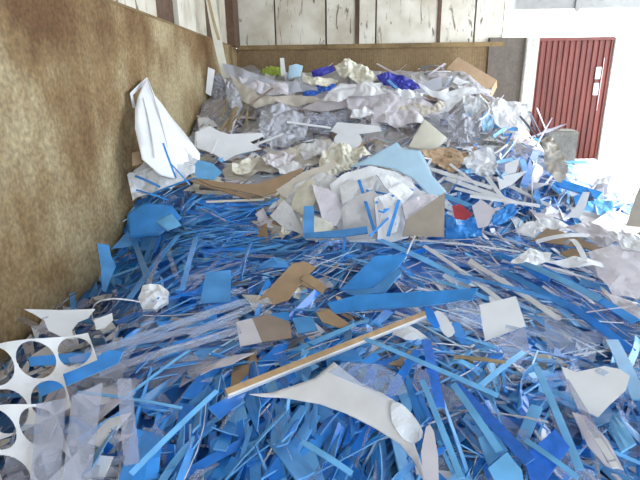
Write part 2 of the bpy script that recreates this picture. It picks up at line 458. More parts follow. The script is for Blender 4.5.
def stick(name, label, cat, mat, p0, p1, w=.02, th=.006, l0=.03, l1=.03, bow=0.0, sidebow=0.0, group=None, edge=None, nseg=6, d0=None, d1=None, parent=None, taper=1.0):
    def end(p, l, dd):
        h = hit(*p)
        if dd:
            d = ray(*p); return CAM+d*(dd/d.y)
        if h is None:
            d = ray(*p); h = CAM+d*min((WY-.4)/d.y, ((WX+.1)/d.x if d.x < 0 else 99))
        # towards the camera along the ray until it clears the surface by l
        s = 1.0
        while s > .5:
            q = CAM+(h-CAM)*s
            if q.z-hf(q.x, q.y) >= l: break
            s -= .003
        r, c = mcell(*p)
        if 0 <= r < 300 and 0 <= c < 400 and MASK[r, c] < 1e8: q = CAM+(q-CAM)*min(1, (MASK[r, c]-.02)/(q-CAM).length)
        return q
    a, b = end(p0, l0, d0), end(p1, l1, d1)
    mid = (a+b)/2
    n = (normal(mid.x, mid.y)*.6+(CAM-mid).normalized()*.6).normalized()
    me, org = bar_mesh(name, a, b, w, th, mat, n, bow, nseg, None, sidebow, edge, taper)
    o = link(name, me); o.location = org; tag(o, label, cat, group); HERO.append(o)
    for i in range(41):
        t = i/40; q = a.lerp(b, t); pp = proj(q)
        if pp:
            r, c = mcell(*pp)
            if 0 <= r < 300 and 0 <= c < 400: MASK[r, c] = min(MASK[r, c], (q-CAM).length)
    return o
# ---- against the left wall
def onY(px, py, Y): d = ray(px, py); return CAM+d*(Y/d.y)
def onWall(px, py, off=.02): d = ray(px, py); return CAM+d*((WX+off)/d.x)
PL1 = (onWall(147, 77, .12), onY(199, 160, 6.2), onWall(130, 160, .2))
big = sheet('torn_white_sheet', 'tall pointed white plastic sheet leaning against the brown left wall', 'plastic sheet', 'white',
      [(147, 77), (141, 88), (136, 100), (133, 112), (133, 130), (137, 145), (141, 160), (160, 176), (178, 180), (198, 168), (199, 155), (188, 142), (178, 130), (169, 120), (160, 106), (153, 97)], plane=PL1, bulge=.06, th=.008)
ts = [(147, 77), (139, 84), (130, 93), (133, 108), (136, 108), (133, 95), (141, 87), (146, 84)]
def plane_pts(P, pl):
    a, b, c = pl; n = (b-a).cross(c-a).normalized()
    return [CAM+ray(*p)*((a-CAM).dot(n)/ray(*p).dot(n)) for p in P], (n if n.dot(CAM-a) > 0 else -n)
nn = plane_pts(ts, PL1)[1]; pp = [onWall(x_, y_, .07) for x_, y_ in ts]
q = solid('torn_edge', pp, nn, 'white', .006, parent=big, origin=big.location.copy())
for (p0, p1) in (((146, 82), (165, 150)), ((141, 100), (152, 160))):
    pp, nn = plane_pts([p0, p1], PL1); me, og = bar_mesh('crease', pp[0]+nn*.045, pp[1]+nn*.05, .012, .012, 'white_dirty', nn, org=big.location.copy(), nseg=4, bow=.02)
    link('crease', me, big)
PL2 = (onWall(128, 176, .05), onY(198, 165, 5.9), onY(135, 200, 5.35))
sheet('crumpled_white_film', 'glossy crumpled white film at the foot of the tall leaning sheet', 'plastic film', 'white_gloss',
      [(125, 175), (143, 160), (160, 148), (185, 149), (200, 162), (198, 172), (185, 180), (172, 190), (150, 196), (133, 202)], plane=PL2, crumple=.09, th=.004, cuts=4)
sheet('cardboard_scrap', 'small tan cardboard scrap between the tall white sheet and wall', 'cardboard', 'cardboard', [(132, 153), (139, 151), (142, 163), (133, 166)], plane=tuple(p+Vector((-.04, .08, 0)) for p in PL1))
for i, (a, b, w_) in enumerate((((163, 143), (176, 178), .02), ((135, 176), (160, 187), .025), ((150, 195), (196, 178), .02), ((136, 190), (168, 200), .02), ((170, 163), (190, 185), .015))):
    stick('blue_plastic_strip', ['steepest thin blue strip on the glossy crumpled white film', 'leftmost thin blue strip on the glossy crumpled white film', 'long lowest blue strip rising along the crumpled white film', 'lower left blue strip at the edge of crumpled white film', 'rightmost thin blue strip on the glossy crumpled white film'][i], 'plastic strip', 'blue_mid', a, b, w_, .006, group='blue strips on the crumpled white film', d0=5.35, d1=5.3, bow=.02)
# hanging strip in the far left corner
hs_a = onY(209, -30, 12.6); hs_b = onY(225, 72, 12.4)
me, og = bar_mesh('hanging_strip', onY(207, -40, 10.1), onY(226, 78, 10.2), .2, .02, 'cream', Vector((.3, -1, .1)), bow=.08, nseg=10, sidebow=.06, taper=.7)
o = link('hanging_plastic_strip', me); o.location = og; tag(o, 'long dirty white strip hanging down in the far left corner', 'plastic strip')
me, og2 = bar_mesh('stained_edge', onY(203, -40, 9.97), onY(219, 40, 10.0), .05, .02, 'tan', Vector((.3, -1, .1)), bow=.08, nseg=8, sidebow=.05, org=og)
link('stained_edge', me, o)
# white slab + grey bag
sheet('white_board', 'narrow white board standing upright beside the grey bag in the corner', 'plastic sheet', 'white', [(208, 67), (215, 70), (211, 96), (204, 93)], tilt=.9, dist=9.8, th=.02)
sheet('grey_plastic_bag', 'wrinkled grey bag standing upright at the far end of left wall', 'plastic bag', 'grey_film', [(214, 76), (221, 74), (225, 84), (227, 98), (223, 108), (214, 108), (212, 92)], tilt=.9, dist=10, crumple=.1, th=.12, smooth=2)
for i, (a, b) in enumerate((((253, 92), (226, 128)), ((246, 98), (220, 131)), ((240, 104), (228, 132)), ((236, 100), (231, 130)), ((228, 96), (222, 118)), ((249, 100), (246, 128)), ((258, 95), (238, 120)))):
    stick('tan_strip', ['longest', 'second longest', 'lowest', 'steep middle', 'leftmost short', 'upright right-hand', 'rightmost'][i]+' straw-coloured strip in the bundle below the bent grey sheets', 'plastic strip', 'tan', a, b, .03, .01, .05, .1, group='straw-coloured strips under the grey sheets', bow=.04)
for m, P, lb, cr in (('grey_film', [(222, 63), (233, 64), (247, 72), (262, 76), (272, 81), (300, 83), (318, 85), (330, 88), (322, 92), (306, 91), (296, 94), (276, 92), (262, 97), (250, 91), (238, 84), (226, 74)], 'upper long bent grey plastic sheet in front of the far left corner', .1),
                     ('lilac', [(238, 76), (252, 80), (268, 84), (286, 84), (300, 90), (288, 96), (268, 95), (254, 94), (244, 88)], 'pale lilac sheet lying on the bent grey sheets', .08),
                     ('beige', [(230, 74), (246, 88), (258, 97), (272, 99), (290, 96), (312, 97), (324, 100), (308, 104), (296, 107), (276, 104), (256, 109), (244, 103), (236, 92)], 'lower bent taupe sheet sagging over the grey bags', .08),
                     ('grey_film', [(226, 80), (234, 86), (240, 96), (243, 108), (236, 116), (229, 106), (226, 92)], 'dark grey upright sheet beside the straw-coloured strips', .06)):
    sheet('bent_grey_sheet', lb, 'plastic sheet', m, P, tilt=.6, lift=.02, crumple=cr, bulge=.05, cuts=3)
sheet('green_film', 'small yellow-green film scrap near the back wall', 'plastic film', 'green', [(262, 69), (271, 66), (283, 68), (281, 75), (268, 76), (262, 74)], tilt=.8, crumple=.06)
sheet('white_lath', 'short white slat standing upright near the back wall', 'plastic strip', 'white', [(280, 58), (284, 58), (286, 75), (281, 76)], tilt=.95, th=.02)
sheet('pale_blue_sheet', 'pale blue-white sheet leaning beside the upright white slat', 'plastic sheet', 'pale_blue', [(289, 66), (296, 64), (303, 66), (301, 77), (288, 79)], tilt=.8, bulge=.03)
sheet('purple_blue_sheet', 'small violet-blue sheet at the top of the heap, left one', 'plastic sheet', 'purple_blue', [(311, 71), (320, 68), (333, 65), (335, 71), (322, 76), (313, 77)], tilt=.8, crumple=.05)
sheet('royal_blue_film', 'royal blue crumpled film above the pale grey fold', 'plastic film', 'royal', [(302, 92), (312, 88), (322, 82), (336, 85), (335, 91), (322, 91), (312, 97), (304, 97)], tilt=.7, crumple=.07)
sheet('violet_blue_film', 'wide violet-blue crumpled film on top of the heap near the cardboard box', 'plastic film', 'purple_blue', [(376, 75), (388, 72), (398, 74), (412, 79), (421, 88), (410, 91), (396, 90), (384, 85)], tilt=.7, crumple=.12, cuts=4)
stick('blue_plastic_strip', 'light blue strip lying on the violet-blue film', 'plastic strip', 'blue_light', (388, 80), (400, 91), .05, .01, .25, .2)
sheet('cream_film', 'frayed cream-coloured film at the crest of the heap under the back wall', 'plastic film', 'cream', [(333, 62), (341, 61), (348, 57), (357, 62), (368, 68), (378, 76), (372, 82), (356, 82), (342, 76), (336, 70)], tilt=.6, crumple=.18, cuts=4)
sheet('pale_grey_fold', 'pale grey folded triangular sheet below the royal blue film', 'plastic sheet', 'lilac', [(300, 109), (318, 101), (340, 92), (347, 100), (362, 107), (340, 110), (322, 113)], tilt=.55, bulge=.04)
sheet('grey_plastic_bag', 'crumpled bluish grey bag in the dark hollow of the heap', 'plastic bag', 'grey_film', [(262, 108), (280, 105), (298, 112), (310, 122), (305, 138), (292, 146), (272, 147), (258, 135)], tilt=.5, crumple=.13, cuts=4, skew=(.2, .2))
sheet('blue_grey_bag', 'dull blue-grey film beneath the pale grey fold', 'plastic bag', 'clear_grey', [(308, 113), (330, 112), (346, 112), (347, 122), (330, 130), (310, 128)], tilt=.5, crumple=.1, cuts=4, skew=(.2, .2))
stick('white_stick', 'long thin white stick across the dark hollow of the heap', 'plastic strip', 'white', (287, 122), (331, 128), .035, .012, .25, .25)
stick('white_stick', 'thin white stick rising to the right beside the broken white sheets', 'plastic strip', 'white', (252, 146), (284, 134), .035, .012, .1, .2)
stick('tan_stick', 'thin brownish stick leaning across the bent grey sheets', 'stick', 'taupe', (250, 105), (273, 88), .03, .02, .15, .35)
sheet('broken_white_sheet', 'broken white sheet with jagged edges, left of the grey bags', 'plastic sheet', 'white', [(196, 132), (210, 126), (219, 131), (229, 134), (262, 133), (264, 136), (250, 142), (262, 149), (247, 152), (236, 155), (225, 161), (212, 153), (197, 148)], tilt=.5, lift=.02, th=.01)
stick('white_stick', 'upright thin white rod in front of the broken white sheet', 'plastic strip', 'white', (196, 132), (195, 150), .02, .01, .2, .1)
stick('white_stick', 'slanting thin white rod lying on the broken white sheet', 'plastic strip', 'white', (218, 139), (211, 154), .02, .01, .2, .15)
sheet('white_tray', 'white rectangular sheet above the round white lid', 'plastic sheet', 'white', [(331, 131), (337, 122), (360, 124), (379, 126), (382, 131), (360, 134), (346, 137)], tilt=.6, th=.01)
lid = sheet('round_white_lid', 'round white plastic lid in the middle of the heap', 'lid', 'white', [(348+14*math.cos(a*.3927), 140+9*math.sin(a*.3927)) for a in range(16)], tilt=.6, th=.02)
sheet('cream_sheet', 'square cream-coloured sheet standing above the brown crumpled cardboard', 'plastic sheet', 'cream', [(408, 147), (416, 133), (424, 119), (436, 129), (447, 138), (440, 146), (432, 152), (420, 150)], tilt=.8, th=.012, bulge=.03)
sheet('crumpled_cardboard', 'crumpled brown cardboard beside the pale blue sheet', 'cardboard', 'cardboard', [(419, 153), (433, 147), (450, 145), (463, 151), (474, 155), (464, 163), (453, 173), (441, 169), (431, 161)], tilt=.4, crumple=.06, cuts=3, lift=.03, skew=(.3, .3))
# cardboard box at the back right
cb = sheet('cardboard_box', 'large brown cardboard box resting against the dark wall at the back right', 'cardboard box', 'cardboard', [(447, 68), (458, 57), (497, 80), (490, 91)], tilt=.75, dist=12.6, th=.02)
def child_sheet(par, name, P, dist, mat, th=.012, n=None, label=None):
    C = onY(sum(p[0] for p in P)/len(P), sum(p[1] for p in P)/len(P), dist); n = n or Vector((.1, -.9, .4)).normalized()
    pts = [CAM+ray(*p)*((C-CAM).dot(n)/ray(*p).dot(n)) for p in P]
    o = solid(name, pts, n, mat, th, parent=par, origin=par.location.copy())
    if label: o['label'] = label
    return o
child_sheet(cb, 'box_side', [(447, 68), (490, 91), (486, 97), (450, 78)], 12.55, 'cardboard', n=Vector((.35, -.8, -.4)).normalized())
child_sheet(cb, 'box_flap', [(490, 91), (497, 80), (497, 87), (492, 97)], 12.6, 'cardboard', n=Vector((.8, -.6, .1)).normalized())
child_sheet(cb, 'inner_flap', [(444, 73), (452, 72), (471, 83), (463, 90), (444, 86)], 12.4, 'cream', label='pale inner flap')
sheet('cardboard_scrap', 'upright brown cardboard piece below the cardboard box', 'cardboard', 'cardboard', [(480, 92), (492, 103), (489, 111), (481, 104)], tilt=.8, th=.01)
sheet('white_film_ribbon', 'long white ribbon of film running up to the cardboard box', 'plastic film', 'white', [(418, 84), (432, 90), (446, 92), (462, 88), (490, 88), (488, 92), (468, 95), (458, 102), (448, 112), (438, 108), (444, 100), (430, 95)], tilt=.55, crumple=.05, smooth=2, lift=.02)
sheet('white_film_sheet', 'white film sheet hanging beside the upright brown cardboard piece', 'plastic film', 'white', [(463, 96), (480, 94), (488, 108), (476, 116), (464, 110)], tilt=.6, crumple=.12)
for m, P, lb in (('lilac', [(345, 94), (358, 90), (372, 92), (388, 91), (402, 97), (418, 98), (436, 106), (440, 111), (424, 112), (430, 118), (408, 117), (398, 124), (384, 118), (370, 121), (358, 112), (348, 108)], 'wide lilac-white ragged sheet below the violet-blue film'),
                 ('white_dirty', [(322, 99), (332, 90), (342, 84), (356, 86), (368, 83), (384, 89), (396, 92), (380, 95), (366, 99), (350, 95), (338, 102)], 'long off-white ragged sheet left of the violet-blue film'),
                 ('beige', [(396, 108), (414, 104), (432, 108), (440, 101), (446, 104), (440, 112), (424, 116), (404, 114)], 'beige ragged sheet left of the long white ribbon'),
                 ('lilac', [(366, 112), (384, 108), (402, 114), (420, 116), (432, 124), (412, 124), (396, 128), (376, 122)], 'long lilac sheet above the square cream sheet'),
                 ('white', [(392, 92), (404, 90), (424, 94), (420, 99), (402, 98)], 'small white sheet just below the violet-blue film'),
                 ('cream', [(300, 70), (312, 80), (330, 78), (338, 82), (326, 88), (306, 84)], 'cream ragged sheet between the two blue scraps on the crest'),
                 ('white', [(352, 112), (366, 108), (374, 114), (360, 120), (350, 118)], 'small white sheet right of the pale grey fold')):
    sheet('ragged_film_sheet', lb, 'plastic film', m, P, tilt=.5, crumple=.09, bulge=.03, lift=.01, cuts=3)
sheet('frayed_white_film', 'frayed white film bunched on the right side of the heap near the post', 'plastic film', 'white_dirty', [(488, 102), (498, 97), (508, 101), (522, 103), (531, 113), (526, 120), (528, 128), (512, 127), (503, 132), (496, 122)], tilt=.5, crumple=.07, cuts=3)
sheet('blue_grey_bag', 'pale blue-grey bag on the right slope below the cardboard box', 'plastic bag', 'pale_blue', [(486, 112), (492, 116), (493, 128), (482, 130), (478, 120)], tilt=.6, crumple=.12, smooth=2)
sheet('clear_grey_film', 'clear grey film bag right of the square cream sheet', 'plastic film', 'grey_film', [(448, 118), (466, 113), (482, 122), (480, 138), (462, 146), (449, 140)], tilt=.5, crumple=.11, cuts=4, skew=(.1, .2))
stick('white_arc_strip', 'thin white strip bent in an arc below the cardboard box', 'plastic strip', 'white', (478, 95), (476, 122), .03, .008, .2, .2, sidebow=-.2)
# ---- middle: beige band
sheet('beige_sheet', 'broad beige plastic sheet lying above the brown board', 'plastic sheet', 'beige', [(222, 168), (234, 160), (246, 160), (270, 152), (284, 152), (300, 146), (322, 145), (336, 141), (343, 146), (330, 152), (322, 160), (306, 164), (300, 170), (272, 174), (258, 173), (245, 180), (226, 180)], tilt=.25, crumple=.09, cuts=4)
for m, P, lb, sk in (('lilac', [(262, 156), (282, 152), (296, 156), (284, 166), (266, 166)], 'pale lilac sheet lying on the broad beige sheet', (.2, .2)), ('white_dirty', [(296, 148), (318, 142), (334, 144), (322, 154), (304, 158)], 'off-white sheet at the right end of the broad beige sheet', (-.2, .2)),
                     ('cream', [(232, 164), (250, 158), (258, 164), (246, 174), (232, 174)], 'cream sheet at the left end of the broad beige sheet', (.2, .1)), ('white_dirty', [(276, 166), (298, 162), (312, 164), (298, 172), (280, 174)], 'off-white sheet just above the right tip of the brown board', (0, .3))):
    sheet('pale_film_sheet', lb, 'plastic film', m, P, tilt=.35, crumple=.06, cuts=3, skew=sk)
sheet('beige_film', 'bunched cream film left of the pale blue sheet', 'plastic film', 'cream', [(324, 152), (338, 144), (356, 146), (372, 152), (356, 162), (346, 170), (330, 176), (318, 170)], tilt=.4, crumple=.14, cuts=4, smooth=2)
sheet('brown_board', 'long tapering brown board above the blue strips, left of the white stack', 'board', 'cardboard', [(194, 178), (214, 181), (236, 184), (256, 184), (280, 176), (301, 168), (304, 170), (292, 178), (284, 186), (276, 192), (262, 196), (236, 190), (212, 186)], tilt=.3, lift=.03, th=.012)
for i, (a, b, w_, m) in enumerate((((196, 192), (276, 195), .05, 'beige'), ((186, 178), (250, 198), .05, 'cardboard'), ((206, 202), (278, 199), .025, 'cream'), ((200, 186), (268, 200), .04, 'taupe'))):
    stick('thin_board', ['beige thin board just below the long tapering brown board', 'brown thin board crossing the left end of the tapering board', 'narrow cream slat at the edge of the blue strips under brown board', 'grey-brown thin board under the tapering brown board'][i], 'board', m, a, b, w_, .01, .05, .05)
sheet('beige_board', 'beige rectangular board slanting down beside the brown board', 'board', 'beige', [(276, 190), (303, 172), (322, 166), (334, 160), (336, 166), (318, 178), (300, 188), (284, 198)], tilt=.35, lift=.03)
stick('white_lath', 'white slat slanting down at the left edge of the white stack', 'plastic strip', 'white_dirty', (275, 215), (303, 184), .05, .012, .06, .1)
# ---- the white stack
ws = [('white_dirty', [(279, 206), (297, 185), (321, 172), (336, 177), (342, 205), (332, 240), (306, 240), (290, 226)], 'large creased off-white sheet at the left of the white stack', (-.2, 0)),
      ('white', [(330, 184), (345, 173), (370, 167), (395, 171), (412, 182), (425, 196), (428, 208), (408, 238), (385, 244), (350, 242), (336, 226)], 'largest rounded white sheet at the back of the white stack', (.1, .1)),
      ('cream', [(298, 187), (312, 178), (320, 190), (308, 218), (290, 208)], 'small cream sheet on the left of the white stack', (-.45, .1)),
      ('white', [(270, 216), (284, 200), (292, 208), (304, 234), (284, 228)], 'small white sheet at the lower left end of the white stack', (-.35, -.1)),
      ('lilac', [(312, 184), (328, 190), (341, 200), (352, 200), (336, 226), (322, 220)], 'lilac-white triangular sheet on the creased off-white sheet', (.3, .2)),
      ('white_dirty', [(342, 208), (356, 196), (374, 190), (384, 206), (376, 238), (344, 240)], 'grey-white square sheet on the largest rounded white sheet', (-.35, -.15)),
      ('white', [(340, 186), (356, 178), (378, 176), (372, 190), (354, 198), (342, 204)], 'white sheet high on the left of the largest rounded sheet', (-.1, .4)),
      ('white_dirty', [(374, 198), (392, 192), (404, 206), (396, 232), (378, 240)], 'off-white sheet low on the right of the white stack', (.4, -.1)),
      ('white', [(376, 174), (396, 178), (414, 192), (402, 206), (388, 192)], 'narrow white sheet under the pale blue sheet edge', (.2, .3)),
      ('cream', [(300, 218), (316, 216), (334, 224), (330, 238), (306, 240)], 'low cream sheet behind the upright dull blue block', (0, -.3)),
      ('lilac', [(402, 204), (424, 194), (438, 196), (428, 208), (406, 222)], 'pale lilac sheet between white stack and grey-tan board', (.3, .2))]
for i, (m, P, lb, sk) in enumerate(ws):
    sheet('white_plastic_sheet', lb, 'plastic sheet', m, P, tilt=.5, lift=.01*i, th=.01, bulge=.01, crumple=.05 if i == 0 else .02, skew=sk)
sheet('pale_blue_sheet', 'large pale blue plastic sheet draped over the white stack', 'plastic sheet', 'pale_blue', [(349, 167), (372, 157), (397, 143), (402, 150), (420, 152), (427, 165), (432, 177), (446, 192), (444, 196), (428, 196), (413, 181), (395, 171), (371, 166)], tilt=.5, lift=.06, bulge=.04)
bs = [((359, 180), (375, 233), .03, 'tall slanting blue strip leaning on the white stack'), ((314, 212), (396, 224), .02, 'thin level blue strip across the white stack'), ((367, 190), (377, 203), .025, 'short slanting blue strip high on the white stack'),
      ((371, 191), (394, 196), .02, 'short level blue strip high on the white stack'), ((381, 212), (411, 189), .06, 'thick rising blue strip at the right of the white stack'), ((399, 200), (388, 236), .03, 'steep blue strip right of the tall slanting strip'),
      ((370, 236), (388, 218), .02, 'short rising blue strip at the foot of white stack')]
for a, b, w_, lb in bs:
    stick('blue_plastic_strip', lb, 'plastic strip', 'blue_mid', a, b, w_, .008, .2, .2)
sheet('blue_block', 'upright dull blue block at the left foot of the white stack', 'plastic offcut', 'blue_dull', [(304, 206), (314, 206), (314, 234), (303, 234)], tilt=.8, lift=.05, th=.02, edge='blue_edge')
sheet('thick_blue_piece', 'long flat blue slab along the foot of the white stack', 'plastic offcut', 'blue_dull', [(304, 233), (340, 230), (367, 226), (368, 233), (340, 237), (304, 238)], tilt=.6, lift=.08, th=.02, edge='blue_edge')
sheet('grey_tan_board', 'grey-tan four-sided board standing at the right end of the white stack', 'board', 'cardboard_grey', [(402, 236), (406, 220), (445, 192), (444, 237)], tilt=.8, lift=.02, th=.015)
sheet('red_scrap', 'small red plastic scrap right of the grey-tan board', 'plastic offcut', 'red', [(452, 206), (460, 204), (473, 214), (466, 220), (455, 219)], tilt=.6, lift=.04)
sheet('blue_film_clump', 'ragged blue film clump just below the red scrap', 'plastic film', 'blue_mid', [(446, 210), (455, 220), (468, 218), (480, 220), (483, 236), (462, 240), (446, 238)], tilt=.5, crumple=.06, lift=.02)
tf = [(419, 157), (431, 159), (426, 169)]
tfo = stick('white_triangle_loop', 'small white triangular frame at the right edge of the pale blue sheet', 'plastic frame', 'white', tf[0], tf[1], .03, .012, .3, .3, nseg=1)
for i in (1, 2):
    a, b = onY(*tf[i], tfo.location.y), onY(*tf[(i+1) % 3], tfo.location.y)
    me, _ = bar_mesh('frame_side', a, b, .03, .012, 'white', Vector((0, -1, .3)), org=tfo.location.copy(), nseg=1); link('frame_side', me, tfo)
sheet('white_bag', 'rounded white bag right of the crumpled brown cardboard', 'plastic bag', 'white', [(464, 158), (478, 150), (492, 150), (498, 164), (490, 178), (476, 174), (466, 166)], tilt=.6, crumple=.08, smooth=2)
wst = [((450, 164), (478, 186), .035, 'pale strip slanting down left of the rounded white bag'), ((428, 168), (492, 188), .05, 'upper long white strip below the crumpled cardboard'), ((446, 178), (518, 204), .06, 'middle long white strip below the rounded white bag'),
       ((455, 188), (500, 200), .04, 'lower white strip above the red scrap'), ((487, 177), (507, 204), .05, 'steep white strip below the rounded white bag'), ((470, 196), (540, 206), .04, 'level white strip right of the red scrap'), ((494, 178), (550, 206), .04, 'white strip sloping down to the blue slabs')]
for a, b, w_, lb in wst: stick('white_plastic_strip', lb, 'plastic strip', 'white', a, b, w_, .008, .08, .08)
sheet('lilac_offcut', 'lilac-white pointed offcut right of the red scrap', 'plastic offcut', 'lilac', [(472, 206), (482, 200), (496, 210), (488, 226), (478, 228)], tilt=.5, lift=.03)
sheet('blue_film_clump', 'deep blue film clump right of the lilac pointed offcut', 'plastic film', 'blue_mid', [(492, 216), (502, 207), (514, 204), (518, 212), (505, 222), (494, 226)], tilt=.5, crumple=.06, lift=.02)
# ---- right hand mound
sl = [((540, 137), (504, 182), .16, 'blue_mid', 'long bright blue slab leaning on the right mound'), ((549, 150), (537, 200), .12, 'blue_mid', 'steep blue slab near the concrete block'), ((536, 152), (524, 186), .09, 'blue_deep', 'deep blue slab between two lighter slabs on the right mound'),
      ((573, 164), (556, 190), .13, 'blue_mid', 'short bright blue slab leaning right at the foot of the concrete block'), ((556, 182), (600, 196), .10, 'blue_mid', 'level bright blue slab on the floor beside the mound'), ((528, 182), (522, 160), .07, 'blue_mid', 'narrow blue slab low on the right mound')]
for a, b, w_, m, lb in sl: stick('thick_blue_piece', lb, 'plastic offcut', m, a, b, w_, .03, .12, .12, edge='blue_edge')
sheet('white_triangle', 'white triangular sheet at the foot of the long bright blue slab', 'plastic sheet', 'white', [(497, 177), (527, 171), (513, 184), (500, 190)], tilt=.6, lift=.06)
sheet('white_offcut', 'small white sheet left of the long bright blue slab', 'plastic sheet', 'white', [(505, 164), (520, 158), (516, 172), (505, 175)], tilt=.6, lift=.06)
for i, (a, b) in enumerate((((537, 108), (548, 135)), ((530, 112), (545, 142)), ((562, 125), (530, 138)), ((552, 118), (536, 146)), ((566, 124), (545, 133)), ((526, 104), (536, 132)), ((520, 116), (538, 138)))):
    stick('dark_stick', ['leaning pale', 'dark left-hand', 'long dark flat', 'dark slanting', 'dark rightmost', 'dark topmost', 'dark lowest'][i]+' thin stick jutting from the right mound before the post', 'stick', 'white_dirty' if i == 0 else 'dark_grey', a, b, .03, .015, .15, .15, group='sticks jutting from the right mound')
sheet('cloudy_bag', 'pale cloudy bag slumped against the concrete block', 'plastic bag', 'beige', [(542, 138), (552, 136), (560, 150), (568, 170), (562, 182), (550, 174), (544, 154)], tilt=.6, crumple=.1, smooth=2)
sheet('blue_block', 'bright blue block lying at the right edge of heap on the floor', 'plastic offcut', 'blue_light', [(584, 202), (600, 199), (613, 201), (613, 220), (598, 217), (583, 214)], tilt=.5, lift=.02, th=.05, edge='blue_edge', crumple=.02)
sheet('blue_block', 'lower dark blue block beside the bright blue one at floor edge', 'plastic offcut', 'blue_mid', [(574, 196), (586, 192), (588, 204), (576, 206)], tilt=.5, lift=.03, th=.04, edge='blue_edge')
sheet('white_upright_scrap', 'white leaning scrap in front of the bright blue block', 'plastic offcut', 'white', [(583, 192), (590, 192), (586, 206), (580, 218), (566, 217), (576, 206)], tilt=.7, lift=.05)
# concrete block
bk = boxmesh('concrete_block', -.36, .36, -.35, .35, 0, .9, 'concrete', .04)
o = link('concrete_block', bk); o.location = (5.78, 12.75, 0); o.rotation_euler = (0, 0, R(-12)); tag(o, 'grey concrete block on the floor in front of the red door', 'concrete block')
sheet('cardboard_sheet', 'grey-brown board standing at the far right edge of the picture', 'cardboard', 'cardboard_grey', [(646, 172), (636, 196), (623, 235), (652, 238)], tilt=.75, lift=.0, th=.02)
# ---- right white sheets
sheet('brown_cardboard_sheet', 'flat brown cardboard sheet among white sheets at the right', 'cardboard', 'cardboard', [(532, 240), (548, 227), (566, 233), (592, 243), (618, 255), (604, 254), (586, 248), (560, 244)], tilt=.3, lift=.05, th=.01)
sheet('brown_cardboard_sheet', 'small brown cardboard corner below the flat cardboard sheet', 'cardboard', 'cardboard', [(560, 253), (573, 248), (587, 253), (586, 258), (570, 258)], tilt=.3, lift=.05, th=.01)
rs_ = [('white', [(515, 232), (528, 224), (552, 219), (572, 226), (560, 230), (545, 228), (534, 238)], 'white sheet just above the flat brown cardboard'),
       ('lilac', [(566, 226), (592, 224), (620, 240), (604, 248), (584, 238)], 'pale lilac sheet above right of the flat cardboard'),
       ('lilac', [(588, 252), (612, 246), (645, 246), (660, 275), (640, 300), (612, 296), (598, 276)], 'large pale grey film at the right edge of the picture'),
       ('white', [(545, 262), (575, 258), (600, 262), (604, 268), (572, 268)], 'long white sheet below the brown cardboard corner'),
       ('white', [(510, 262), (530, 250), (552, 254), (548, 262), (528, 268)], 'white sheet left of the brown cardboard corner'),
       ('white_dirty', [(608, 232), (628, 236), (650, 240), (648, 252), (622, 250)], 'off-white sheet below the far right board'),
       ('lilac', [(600, 288), (622, 300), (650, 310), (650, 325), (618, 312)], 'lilac sheet at the right edge below the grey film')]
for m, P, lb in rs_: sheet('white_plastic_sheet', lb, 'plastic sheet', m, P, tilt=.25, lift=.02, bulge=.02, crumple=.03)
stick('white_arc_strip', 'curved white strip lying over the flat brown cardboard', 'plastic strip', 'white', (536, 242), (590, 236), .04, .006, .1, .1, bow=.05)
stick('white_arc_strip', 'curved white strip standing beside the brown cardboard corner', 'plastic strip', 'white', (586, 262), (566, 244), .04, .006, .1, .12, bow=.1)
# long glossy sheaf
sf = [((377, 239), (470, 283), .05, 'blue_light', 'long light blue strip at the top of the right sheaf'), ((424, 246), (519, 315), .035, 'white', 'long white glossy strip crossing the right sheaf'), ((436, 262), (535, 312), .03, 'clear', 'long clear strip crossing the right sheaf'),
      ((500, 270), (606, 330), .05, 'blue_mid', 'long blue strip at the right of the sheaf'), ((540, 268), (636, 322), .06, 'blue_mid', 'wide blue strip nearest the pale grey film'), ((520, 262), (600, 300), .05, 'blue_light', 'light blue strip under the white sheets'),
      ((470, 262), (560, 320), .04, 'white', 'white strip in the centre of the right sheaf'), ((455, 275), (552, 300), .03, 'blue_film', 'translucent blue strip in the right sheaf'), ((560, 300), (632, 352), .05, 'blue_deep', 'deep blue strip low in the right sheaf'),
      ((412, 240), (520, 252), .015, 'white', 'very thin white rod across the top of the sheaf'), ((415, 236), (404, 262), .012, 'white', 'short upright white rod above the blue plates'), ((456, 280), (458, 308), .01, 'clear', 'hair-thin clear rod left of the white square')]
for a, b, w_, m, lb in sf: stick('sheaf_strip', lb, 'plastic strip', m, a, b, w_, .006, .08, .06, bow=.02)
# ---- foreground
sheet('blue_plate', 'blue rectangular plate above the long wedge-shaped blue plate', 'plastic offcut', 'blue_mid', [(340, 290), (375, 256), (408, 254), (397, 268), (373, 289)], tilt=.45, lift=.05, th=.01, edge='blue_edge')
sheet('blue_plate', 'blue plate tucked below the rectangular one', 'plastic offcut', 'blue_dull', [(343, 291), (373, 288), (398, 268), (402, 272), (385, 292), (355, 296)], tilt=.45, lift=.03, th=.01, edge='blue_edge')
sheet('blue_plate', 'long wedge-shaped blue plate above the wooden batten', 'plastic offcut', 'blue_mid', [(327, 303), (357, 295), (432, 291), (478, 288), (472, 300), (420, 306), (365, 309), (334, 313)], tilt=.45, lift=.06, th=.01, edge='blue_edge')
L = sheet('cardboard_strip', 'bent brown cardboard strip with a side arm among blue strips', 'cardboard', 'cardboard', [(255, 303), (292, 264), (304, 261), (316, 267), (300, 284), (288, 300), (274, 304)], tilt=.35, lift=.06, th=.008)
pp, nn, _c = lift_plane([(300, 279), (308, 273), (326, 285), (323, 294)], .35, .05); solid('side_arm', pp, nn, 'cardboard', .008, parent=L, origin=L.location.copy())
bt = stick('wooden_batten', 'long pale wooden batten lying diagonally across the front of the heap', 'batten', 'wood', (226, 393), (428, 313), .030, .022, .17, .12, nseg=1)
a = bt.data.vertices
